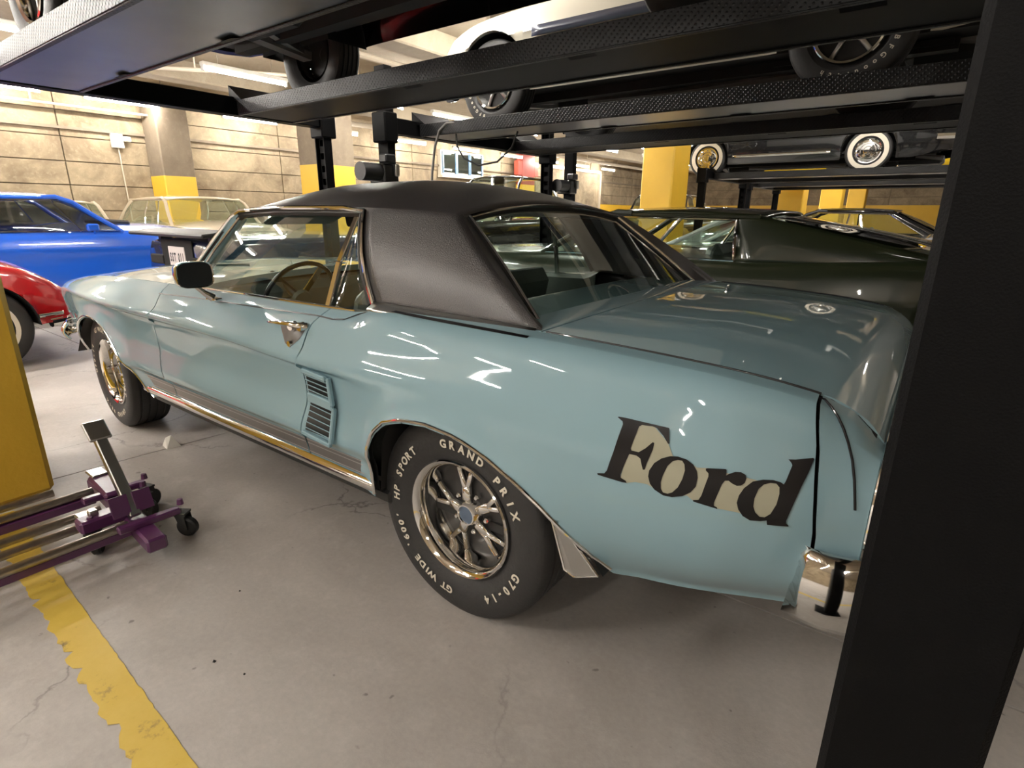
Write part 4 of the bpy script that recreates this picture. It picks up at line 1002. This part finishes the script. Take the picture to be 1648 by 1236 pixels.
# pipes along the wall
def pipe(label, pts, r, m='pipe', brk=True):
    t = thing('pipe', label, 'pipe', pts[0])
    o = Vector(pts[0]); MB().tube([Vector(q)-o for q in pts], r, 10).make('tube', m, t)
    a, b = Vector(pts[0]), Vector(pts[1]); k = max(2, int((b-a).length/2.6))
    for i in range(k):
        q = a.lerp(b, (i+.5)/k)-o
        MB().bar(q, q+Vector((0, 0, CZ-q.z-o.z)), .02, .02, (1, 0, 0)).make('hanger', m, t, False)
    return t
pipe('thin pipe running high along the far wall under the tube lamps', [(11.95, 4, 3.045), (11.95, -3.45, 3.045), (11.95, -3.45, 2.70)], .022)
pipe('long dark sprinkler main hung beneath the ceiling along the far wall', [(11.2, 6, 3.35), (11.2, -29, 3.35)], .06)
pipe('branch pipe crossing the ceiling above the tube lamp', [(6.2, -5.6, 3.32), (9.4, -1.9, 3.32)], .03)
pipe('long pipe hung beneath the ceiling ahead of the lifts', [(5.75, 6, 3.30), (5.75, -28, 3.30)], .045)
t = thing('wall_conduit_box', 'small junction box with a conduit on the far wall left of the column', 'box', (12.23, -2.9, 2.55))
MB().box((0, 0, 0), (.10, .20, .26), ch=.01).make('box_body', 'fixture', t, False); MB().box((-.06, -.16, .04), (.06, .14, .10), ch=.02).make('sensor', 'fixture', t, False); MB().tube([(0, 0, -.1), (0, -.02, -1.5)], .012, 6).make('conduit', 'pipe', t)
tag(MB().box((12.215, 5, 2.68), (.05, 1, .001)).make('ledge', 'column', None, False), 'dark cast ledge line running along the far wall', 'ledge')
bpy.data.objects.remove(bpy.data.objects['ledge'])
MB().box((12.24, -11, 2.70), (.06, 40, .05)).make('ledge', 'column', wf, False)

# ---------------------------------------------------------------- fluorescent fixtures
def lamp0():
    t = thing('ceiling_light', 'fluorescent tube light', 'light', (0, 0, 0))
    MB().box((0, 0, .055), (.10, 1.26, .06), ch=.012).make('housing', 'fixture', t, False)
    MB().tube([(0, -.60, 0), (0, .60, 0)], .019, 10).make('tube', 'tubelight', t)
    for s in (-1, 1): MB().box((0, s*.615, .0), (.045, .03, .06), ch=.006).make('tube_holder', 'fixture', t, False)
    for s in (-1, 1): MB().tube([(0, s*.4, .08), (0, s*.4, .42)], .005, 6).make('drop_rod', 'pipe', t)
    return t
proto = lamp0(); first = True
def lamp(x, y, z, label, group=None):
    global first
    t = proto if first else copy_tree(proto); first = False
    t.location = (x, y, z); t['label'] = label
    if group: t['group'] = group
    elif 'group' in t: del t['group']
    return t
G1 = 'fluorescent lights out of view over the bays'
lamp(11.5, -1.0, 3.15, 'leftmost lit tube light along the far wall, cut by the left frame edge')
lamp(11.5, -2.85, 3.15, 'lit tube light along the far wall just left of the grey column')
lamp(11.5, -5.30, 3.15, 'lit tube light along the far wall right of the grey column')
lamp(11.5, -7.55, 3.15, 'tube light end glowing beside the grey column over the black roof')
lamp(7.3, -2.9, 3.08, 'bright tube light under the ceiling seen beneath the overhead runway, upper left')
lamp(7.3, -.35, 3.08, 'tube light glimpsed at the far upper left corner')
lamp(7.3, -5.25, 3.08, 'tube light end shining above the lift post with the pump')
lamp(7.3, -7.25, 3.08, 'bright tube light shining just above the second runway by the hanging hose')
lamp(7.3, -13.9, 3.05, 'left one of the two small distant lights under the second runway')
lamp(6.2, -13.4, 3.05, 'right one of the two small distant lights under the second runway')
for y in (-9.6, -17, -20, -23, -26, 2.4, 4.8, 7.2):
    lamp(7.3, y, 3.08, 'fluorescent tube light added to light the bays, outside the picture', G1)
for y in (-10, -12.4, -14.8, -17.2, -19.6, -22, 1.4, 3.8, 6.2):
    lamp(11.5, y, 3.15, 'fluorescent tube light added to light the bays, outside the picture', G1)
for x, ys in ((3.7, (-4.35,), ), (-.5, (-4.35,)), (2.45, (-1.45,)), (5.4, (1.7, 3.0, 4.3, 5.6)), (1.9, (4.2,)), (-.3, (5.2,)), (3.9, (3.2, 6.0, -7.2, -10.6, -14.5, -18, -22, -26)), (.2, (8.2, -7.2, -10.6, -14.5, -18)), (-3.4, (5.6, 8.2, -6.2, -10.6, -16))):  # unseen fixtures, most of them added to brighten the floor and cars
    for y in ys: lamp(x, y, 3.2, 'fluorescent tube light added to light the bays, outside the picture', G1)

# ---------------------------------------------------------------- four post lifts
def lift(label, yc, xf, xr, zu, half=1.275, rw=.47, ri=.485, th=.095, pump=True, ztop=2.42, skip=(), under='silverplate'):
    t = thing('car_lift', label, 'car lift', (xr, yc, 0)); Lx = xf-xr
    for i, (px, sy) in enumerate(((Lx, 1), (Lx, -1), (0, 1), (0, -1))):
        if (px > 0, sy) in skip: continue
        mb = MB(); y = sy*half
        # C-section post: web and two flanges, open side to the inside
        mb.box((px, y+sy*.028, ztop/2), (.125, .012, ztop), ch=.002).box((px+.058, y-sy*.012, ztop/2), (.012, .075, ztop), ch=.002).box((px-.058, y-sy*.012, ztop/2), (.012, .075, ztop), ch=.002)
        p = mb.make('post', 'liftblack', t, False)
        MB().box((px, y, .006), (.24, .22, .012), ch=.002).make('base_plate', 'liftblack', p, False)
        lb = MB()
        for s in (-1, 1): lb.box((px, y+s*.0, ztop/2-.1), (.0, .0, .0)) if False else None
        for k in range(int((ztop-.5)/.105)): lb.box((px, y-sy*.018, .40+.105*k), (.062, .010, .052))
        for s in (-1, 1): lb.box((px+s*.034, y-sy*.018, ztop/2), (.008, .010, ztop-.2))
        lk = lb.make('lock_ladder', 'liftblack', p, False)
        MB().box((px, y-sy*.0, zu+.04), (.17, .15, .24), ch=.01).make('lock_box', 'liftblack', t, False)
    for i, x in enumerate((Lx, 0)):
        cb = MB().box((x, 0, zu+.062), (.12, 2*half-.12, .125), ch=.006).make('crossbeam', 'liftblack', t, False)
    for s in (1, -1):
        y = s*(ri+rw/2); x0, x1 = .10, Lx-.10
        r = MB().box(((x0+x1)/2, y, zu+.024), (x1-x0, rw, .008)).make('runway', 'tread', t, False)
        for e in (-1, 1):
            MB().box(((x0+x1)/2, y+e*(rw/2), zu+th/2), (x1-x0, .008, th), ch=.002).make('runway_side', 'tread', r, False)
            MB().box(((x0+x1)/2, y+e*(rw/2-.012), zu-.002), (x1-x0, .024, .008), ch=.002).make('runway_lip', 'tread', r, False)
        MB().box(((x0+x1)/2, y, zu+.006), (x1-x0, rw-.02, .010), ch=.003).make('runway_pan', under if s > 0 else 'liftblack', r, False)  # right pan in black: its unlit underside put into the colour
        for k in range(4):
            e = MB().add([(x0+(x1-x0)*(k+.35)/4+a*.07, y-s*(rw/2-.012)+s*b*.05, zu-.001-.010*(1 if b else 0)) for a in (-1, 1) for b in (0, 1)], [(0, 1, 3, 2)]).make('tie_tab', 'liftblack', r, False)
        MB().add([(x1-.06, y-rw/2, zu+th), (x1+.10, y-rw/2, zu+th), (x1+.10, y-rw/2, zu+th+.11), (x1-.06, y+rw/2, zu+th), (x1+.10, y+rw/2, zu+th), (x1+.10, y+rw/2, zu+th+.11)], [(0, 1, 2), (3, 5, 4), (0, 3, 4, 1), (1, 4, 5, 2), (0, 2, 5, 3)]).make('wheel_stop', 'liftblack', t, False)
        MB().add([(x0+.04, y-rw/2, zu+th), (-.06, y-rw/2, zu+th), (-.78, y-rw/2, zu+th-.22), (x0+.04, y+rw/2, zu+th), (-.06, y+rw/2, zu+th), (-.78, y+rw/2, zu+th-.22)], [(0, 1, 4, 3), (1, 2, 5, 4)]).make('approach_ramp', 'tread', t, False) if False else None
    if pump:
        b = MB().box((Lx+.02, half+.02, 1.57), (.20, .17, .16), ch=.012).make('pump_unit', 'black', t, False)
        MB().tube([(Lx+.02, half+.02, 1.42), (Lx+.02, half+.02, 1.20)], .085, 16).make('oil_tank', 'satinblack', b)
        MB().tube([(Lx-.0, half+.10, 1.58), (Lx-.0, half+.30, 1.58)], .075, 16).make('motor', 'black', b)
        MB().box((Lx-.08, half+.06, 1.69), (.09, .12, .07), ch=.01).make('control_box', 'black', b, False)
        MB().box((Lx-.10, half-.02, 1.60), (.03, .05, .10), ch=.006).make('valve', 'chrome2', b, False)
    return t
lift('black four post lift over the light blue coupe, its near post filling the right edge', 0., 3.40, -1.175, 1.935, pump=False, skip=((False, 1),), half=1.285)
t1 = bpy.data.objects['car_lift']
# near rear-left post of that lift, wide face towards the camera
p = MB().box((.060, 1.255, 1.32), (.140, .09, 2.64), ch=.008).make('post', 'liftblack', t1, False)
MB().box((.066, 1.26, .006), (.26, .24, .012), ch=.002).make('base_plate', 'liftblack', p, False)
lift('black four post lift with diamond plate runway carrying the white striped car', -2.88, 2.97, -1.25, 1.905)
lift('third black lift, raised over the silver sports car before the large yellow column', -5.78, 2.86, -1.35, 2.27, under='liftblack', ztop=2.7, skip=((True, -1),))
lift('fourth black lift carrying the black car with whitewall tires', -9.50, 2.45, -1.9, 1.86, pump=False, ztop=1.92)
lift('farthest black lift carrying the yellow car', -12.4, 2.45, -1.9, 1.84, pump=False, ztop=1.90)
# hydraulic hoses hanging from the second lift
tag(MB().tube([(2.70, -1.87, 1.40), (2.69, -1.88, 1.60), (2.67, -1.90, 1.80), (2.62, -1.91, 1.93), (2.54, -1.92, 1.985), (2.46, -1.93, 1.985), (2.40, -1.95, 1.96)], .011, 8).make('hose', 'hose', None), 'grey hose rising to the front of the second runway', 'hose')
tag(MB().tube([(2.47, -1.96, 1.90), (2.46, -1.96, 1.80), (2.40, -1.98, 1.70), (2.25, -2.0, 1.64), (2.05, -2.0, 1.66), (1.90, -2.0, 1.76), (1.84, -2.0, 1.88)], .008, 8).make('cable', 'satinblack', None), 'thin dark cable looping down beneath the second runway', 'cable')

# ---------------------------------------------------------------- other cars
c = make_car('dark car parked overhead on the nearest lift, only its underside and tires showing', (-.10, 0, 1.966), 0, base(paint='blackcar', wheel=W_SPD, under=True, gh=GH(), sill=.33, r=.33))
S = base(paint='whitepaint', under=True, wheel=W_SPD, gh=GH(), wb=2.55, x0=-1.0, x1=3.30, sill=.24, r=.325, crown=.035, top=[(-1.0, .80), (-.3, .84), (1.5, .845), (2.3, .83), (2.7, .81), (3.0, .75), (3.2, .64), (3.30, .54)])
c = make_car('white car with dark side stripes parked up on the second lift', (-.43, -2.88, 1.936), 0, S)
body_strip(c, S, .40, 2.13, .585, .655, 'stripe_blue'); body_strip(c, S, .40, 2.13, .555, .572, 'gold'); body_strip(c, S, 2.96, 3.20, .50, .57, 'stripe_blue')
for w in [o for o in c.children if o.name.startswith('wheel') and not o.name.startswith('wheel_well') and o.location.y > 0]:
    rear = w.location.x < 1
    arc_text(w, [('BFGoodrich', 112, 206) if rear else ('BFGoodrich', 200, 290)], .036, .252, .098, 'white', .001)
S = base(paint='green', wb=2.77, x0=-1.15, x1=3.65, w=.955, r=.33, sill=.25, top=[(-1.15, .93), (-.8, 1.01), (-.3, .985), (.3, .95), (1.6, .95), (2.6, .92), (3.4, .86), (3.65, .80)], crown=.04,
         gh=GH(ab=1.95, at=1.42, ct=.25, cb=-1.02, wt=.735, wl=.835, zr=1.265, rc=.045, glassf=.52, ft=.86, bpost=.60, glass='glass', rearpanel=False))
c = make_car('dark green fastback parked beside the coupe under the second lift', (-.36, -2.86, 0), 0, S)
S = base(paint='silver', wb=2.6, x0=-.95, x1=3.3, w=.90, sill=.2, r=.32, top=[(-.95, .90), (-.3, .95), (.6, .90), (1.6, .86), (2.6, .84), (3.1, .72), (3.3, .58)], gh=GH(ab=1.75, at=1.0, ct=.45, cb=-.85, wt=.56, wl=.74, zr=1.225, glassf=.45, ft=.75, rearpanel=True), bumpers=False)
c = make_car('low silver sports car with a rear wing, parked beyond the dark green fastback', (-.02, -5.55, 0), 0, S)
MB().add([(-.80, -.78, 1.02), (-.98, -.78, 1.07), (-.98, .78, 1.07), (-.80, .78, 1.02), (-.80, -.78, 1.0), (-.98, -.78, 1.045), (-.98, .78, 1.045), (-.80, .78, 1.0)], [(0, 1, 2, 3), (4, 7, 6, 5), (0, 4, 5, 1), (1, 5, 6, 2), (2, 6, 7, 3), (0, 3, 7, 4)]).box((-.86, .6, .97), (.08, .05, .10)).box((-.86, -.6, .97), (.08, .05, .10)).make('rear_wing', 'silver', c, False)
c = make_car('black sedan parked beyond the silver sports car at right', (-.55, -9.4, 0), 0, base(paint='blackcar', wb=2.8, gh=GH(ab=1.9, at=1.3, ct=.1, cb=-.6, zr=1.33, wt=.60, wl=.78, glassf=.9, bpost=.5)))
c = make_car('grey car with bright sills parked up on the third lift', (-.30, -5.78, 2.300), 0, base(paint='silver', under=True, sill=.22, gh=GH()))
S = base(paint='blackcar', wheel=W_CAP, wb=2.45, x0=-1.1, x1=3.1, w=.88, r=.315, sill=.20, under=True, top=[(-1.1, .72), (-.5, .90), (.3, .90), (1.6, .92), (2.6, .86), (3.1, .74)], gh=GH(ab=1.5, at=1.15, ct=.1, cb=-.3))
c = make_car('black car with whitewall tires parked up on the fourth lift', (.10, -9.48, 1.890), 0, S)
body_strip(c, S, .5, 2.0, .30, .345, 'chrome', 'sill_moulding')
c = make_car('yellow car parked up on the farthest lift', (-.10, -12.4, 1.870), 0, base(paint='yellowcar', under=True, sill=.24, r=.32, gh=GH()))
# row ahead: cars parked nose to the right along the far wall
S = base(paint='red', wb=2.6, x0=-.9, x1=3.22, w=.87, r=.335, sill=.25, wheel=lambda e, r: wheel_plain(e, r, style='cap', white=(r*.62, r*.72)), crease=.62, top=[(-.9, .80), (-.2, .86), (1.4, .86), (2.1, .885), (2.6, .87), (2.9, .80), (3.10, .70), (3.22, .60)],
         plan=[(-.9, .76), (-.4, .84), (.5, .87), (2.4, .87), (2.9, .82), (3.22, .70)], gh=GH(ab=1.55, at=1.1, ct=.4, cb=-.2, zr=1.2, wt=.52), bumpers=False)
c = make_car('red sports car with a low nose at the left, behind the yellow column', (5.66, 3.58, 0), -PI/2, S)
body_strip(c, S, 2.98, 3.17, .385, .415, 'chrome', 'chrome_spear')
for s in (1, -1): MB().tube([(3.05, s*.80, .33), (3.24, s*.74, .34), (3.30, s*.60, .34), (3.30, s*.35, .34)], .035, 8).make('bumperette', 'chrome', c)
S = base(paint='blue', wb=2.62, x0=-1.1, x1=2.98, w=.88, r=.34, sill=.30, crease=.70, top=[(-1.1, .95), (-.5, 1.01), (.3, 1.02), (1.9, 1.01), (2.5, 1.0), (2.98, .93)], crown=.085,
         gh=GH(ab=1.93, at=1.46, ct=.30, cb=-.55, wt=.66, wl=.80, zr=1.395, rc=.05, glassf=.80, glass='glass_dark', bpost=.62, vent=.14))
c = make_car('bright blue coupe parked along the far wall at left', (7.72, 1.08, 0), -PI/2, S)
MB().box((2.05, 0, 1.10), (.34, .56, .07), Matrix.Rotation(.08, 3, 'Y'), .02).make('hood_scoop', 'satinblack', c, False)
MB().tube([(1.62, -.86, .99), (1.60, -.93, 1.03)], .012, 6).box((1.58, -.96, 1.06), (.12, .06, .08), None, .015).make('side_mirror', 'blue', c)
body_bits = MB().tube([(.45, -.905, .90), (.62, -.915, .90)], .010, 6).make('door_handle', 'chrome', c)
S = base(paint='navy', wb=2.5, x0=-.80, x1=2.9, w=.80, r=.33, sill=.3, top=[(-.80, .96), (-.5, 1.0), (.3, 1.0), (1.4, .98), (2.3, .92), (2.9, .8)], bumpers=False, gh=None, tail='void')
c = make_car('very dark blue car showing its tail and white plate ahead of the coupe', (4.62, -1.30, 0), -PI/2, S)
MB().box((-.845, .0, .83), (.012, .32, .20), ch=.004).make('licence_plate', 'paper', c, False)
mb = MB()
for i, ch in enumerate('SST 011'):
    if ch == ' ': continue
    V, F = glyph(ch, .11, .004); mb.add([(-.8525, .135-.0405*i-v[0]*.62, .795+v[1]) for v in V], F)
mb.make('plate_lettering', 'satinblack', c, False)
MB().box((-.80, 0, 1.055), (.30, 1.50, .035), Matrix.Rotation(-.10, 3, 'Y'), .012).box((-.72, .5, 1.02), (.10, .05, .08)).box((-.72, -.5, 1.02), (.10, .05, .08)).make('rear_spoiler', 'satinblack', c, False)
MB().box((-.838, .0, .82), (.014, .62, .34), ch=.004).make('plate_recess', 'void', c, False)
MB().tube([(-.84, .42, .70), (-.90, .1, .685), (-.90, -.35, .685)], .016, 8).make('bumper_bar', 'chrome', c)
S = base(paint='beige', wb=2.75, x0=-.55, x1=3.3, w=.84, r=.34, sill=.28, crown=.09, top=[(-.55, .98), (0, 1.02), (1.9, 1.02), (2.6, 1.0), (3.2, .95), (3.5, .86)], gh=GH(ab=2.05, at=1.70, ct=.25, cb=-.2, wt=.62, wl=.74, zr=1.46, rc=.045, glassf=.88, bpost=.5, vent=.2))
c = make_car('beige old sedan facing out from the far wall by the column', (10.72, -2.90, 0), PI, S)
S = base(paint='beige', wb=2.2, x0=-.45, x1=2.75, w=.70, r=.32, sill=.28, crown=.06, top=[(-.45, .98), (1.6, 1.0), (2.2, .96), (2.75, .82)], gh=GH(ab=1.45, at=1.15, ct=.2, cb=-.2, wt=.56, wl=.64, zr=1.385, rc=.04, glassf=.9, bpost=.5))
c = make_car('small cream car peeking out between the blue coupe and the beige sedan', (11.55, -1.18, 0), PI, S)
# dark rounded car roof seen over the vinyl roof, and one by the large yellow column
c = make_car('tall black car beyond the lifts, its roof just showing over the vinyl roof', (6.3, -8.6, 0), PI/2, base(paint='blackcar', sill=.34, r=.36, top=[(-1.05, 1.15), (3.55, 1.1)], gh=GH(zr=1.93, wt=.62, roof='blackcar')))
c = make_car('black car beyond the third lift, its roof showing just left of the large yellow column', (4.6, -13.0, 0), PI/2, base(paint='blackcar', sill=.32, r=.36, top=[(-1.05, 1.1), (3.55, 1.05)], gh=GH(zr=1.70, wt=.62)))

# ---------------------------------------------------------------- purple wheeled jack dolly beside the column
t = thing('jack_dolly', 'purple rolling lift dolly with chrome rods beside the yellow column', 'dolly', (1.2, 1.3, 0))
o0 = Vector((1.2, 1.3, 0)); Q = lambda *a: Vector(a)-o0
for x, y0, y1, z in ((1.198, 1.315, 2.0, .118), (1.345, 1.42, 2.0, .105), (1.43, 1.33, 2.0, .112), (1.60, 1.30, 2.0, .125), (1.735, 1.40, 2.0, .115)):
    MB().tube([Q(x, y0, z), Q(x-.01, y1, z)], .0165, 14).make('rod', 'grimy', t)
MB().bar(Q(1.205, 1.30, .088), Q(1.195, 1.98, .088), .022, .030, ch=.003).make('side_rail', 'purple', t, False)
MB().bar(Q(1.59, 1.30, .092), Q(1.58, 1.98, .092), .022, .034, ch=.003).make('side_rail', 'purple', t, False)
ch_ = MB().bar(Q(1.745, 1.245, .10), Q(1.03, 1.285, .085), .068, .055, ch=.008).make('channel_beam', 'purple', t, False)
MB().bar(Q(1.70, 1.247, .142), Q(1.46, 1.262, .138), .075, .028, ch=.010).make('channel_cover', 'purple', t, False)
MB().box(Q(1.70, 1.247, .158), (.09, .06, .012), ch=.004).make('bright_cap', 'chrome2', t, False)
for x, tip in ((1.165, 1.150), (1.525, 1.135)):
    MB().bar(Q(x, 1.36, .125), Q(x-.01, tip, .125), .034, .026, ch=.005).make('outrigger', 'purple', t, False)
MB().bar(Q(1.30, 1.28, .13), Q(1.30, 1.44, .13), .07, .05, ch=.008).make('cross_plate', 'purple', t, False)
MB().box(Q(1.345, 1.40, .13), (.05, .06, .05), ch=.006).box(Q(1.31, 1.385, .15), (.03, .03, .05), ch=.004).make('cylinder_head', 'chrome2', t, False)
def caster(x, y, a):
    e = bpy.data.objects.new('caster', None); COL.objects.link(e); e.parent = t; e.location = Q(x, y, 0); e.rotation_euler = (0, 0, a)
    MB().lathe([(0, -.016), (.034, -.016), (.040, -.010), (.040, .010), (.034, .016), (0, .016)], 20, (0, 0, .040)).make('caster_wheel', 'satinblack', e)
    f = MB()
    for s in (-1, 1): f.add([(-.012, s*.021, .034), (.012, s*.021, .034), (.034, s*.019, .098), (-.004, s*.019, .098), (-.012, s*.024, .034), (.012, s*.024, .034), (.034, s*.023, .098), (-.004, s*.023, .098)], [(0, 1, 2, 3), (4, 7, 6, 5), (0, 4, 5, 1), (1, 5, 6, 2), (2, 6, 7, 3), (3, 7, 4, 0)])
    f.box((.014, 0, .100), (.044, .050, .008)); f.make('fork', 'satinblack', e, False)
    MB().lathe([(0, .024), (.010, .022), (.013, .0)], 8, (.014, 0, .138), 'z').make('swivel_nut', 'purple', e)
caster(1.16, 1.130, .6); caster(1.53, 1.118, 1.9); caster(1.44, 1.16, .3); caster(1.30, 1.395, 2.6)
MB().bar(Q(1.225, 1.278, .13), Q(1.425, 1.285, .415), .034, .040, (0, 1, 0), .004).make('lifting_arm', 'chrome2', t, False)
MB().box(Q(1.43, 1.285, .432), (.085, .075, .014), Matrix.Rotation(-.75, 3, 'Y'), .004).make('saddle_pad', 'chrome2', t, False)
MB().bar(Q(1.225, 1.318, .145), Q(1.25, 1.318, .22), .012, .06, (0, 1, 0)).bar(Q(1.225, 1.240, .145), Q(1.25, 1.240, .22), .012, .06, (0, 1, 0)).make('arm_bracket', 'purple', t, False)
# little wedge and grit on the floor
mb = MB().add([(2.12, .74, 0), (2.20, .735, 0), (2.21, .80, 0), (2.13, .81, 0), (2.165, .765, .062), (2.18, .79, .05)], [(0, 3, 2, 1), (0, 1, 4), (1, 2, 5, 4), (2, 3, 5), (3, 0, 4, 5)])
tag(mb.make('wooden_wedge', 'fixture', None, False), 'small pale wedge lying on the floor behind the front tire', 'wedge')
for i, (x, y, r, lb) in enumerate(((.413, 1.398, .006, 'dark pebble on the bare floor right of the yellow line'), (.30, 1.37, .004, 'tiny dark pebble on the floor nearer the bottom edge'), (.66, 1.19, .004, 'tiny dark pebble on the floor toward the rear tire'))):
    mb = MB().add([(x+r*a, y+r*b, max(0, r*(.6+c*.6))) for a, b, c in ((1, 0, -1), (.2, .9, -1), (-.9, .3, -1), (-.4, -.9, -1), (.3, .1, .9), (-.3, .2, .7))], [(0, 3, 2, 1), (0, 1, 4), (1, 2, 5, 4), (2, 3, 5), (3, 0, 4, 5)])
    tag(mb.make('pebble', 'dark', None, False), lb, 'pebble')
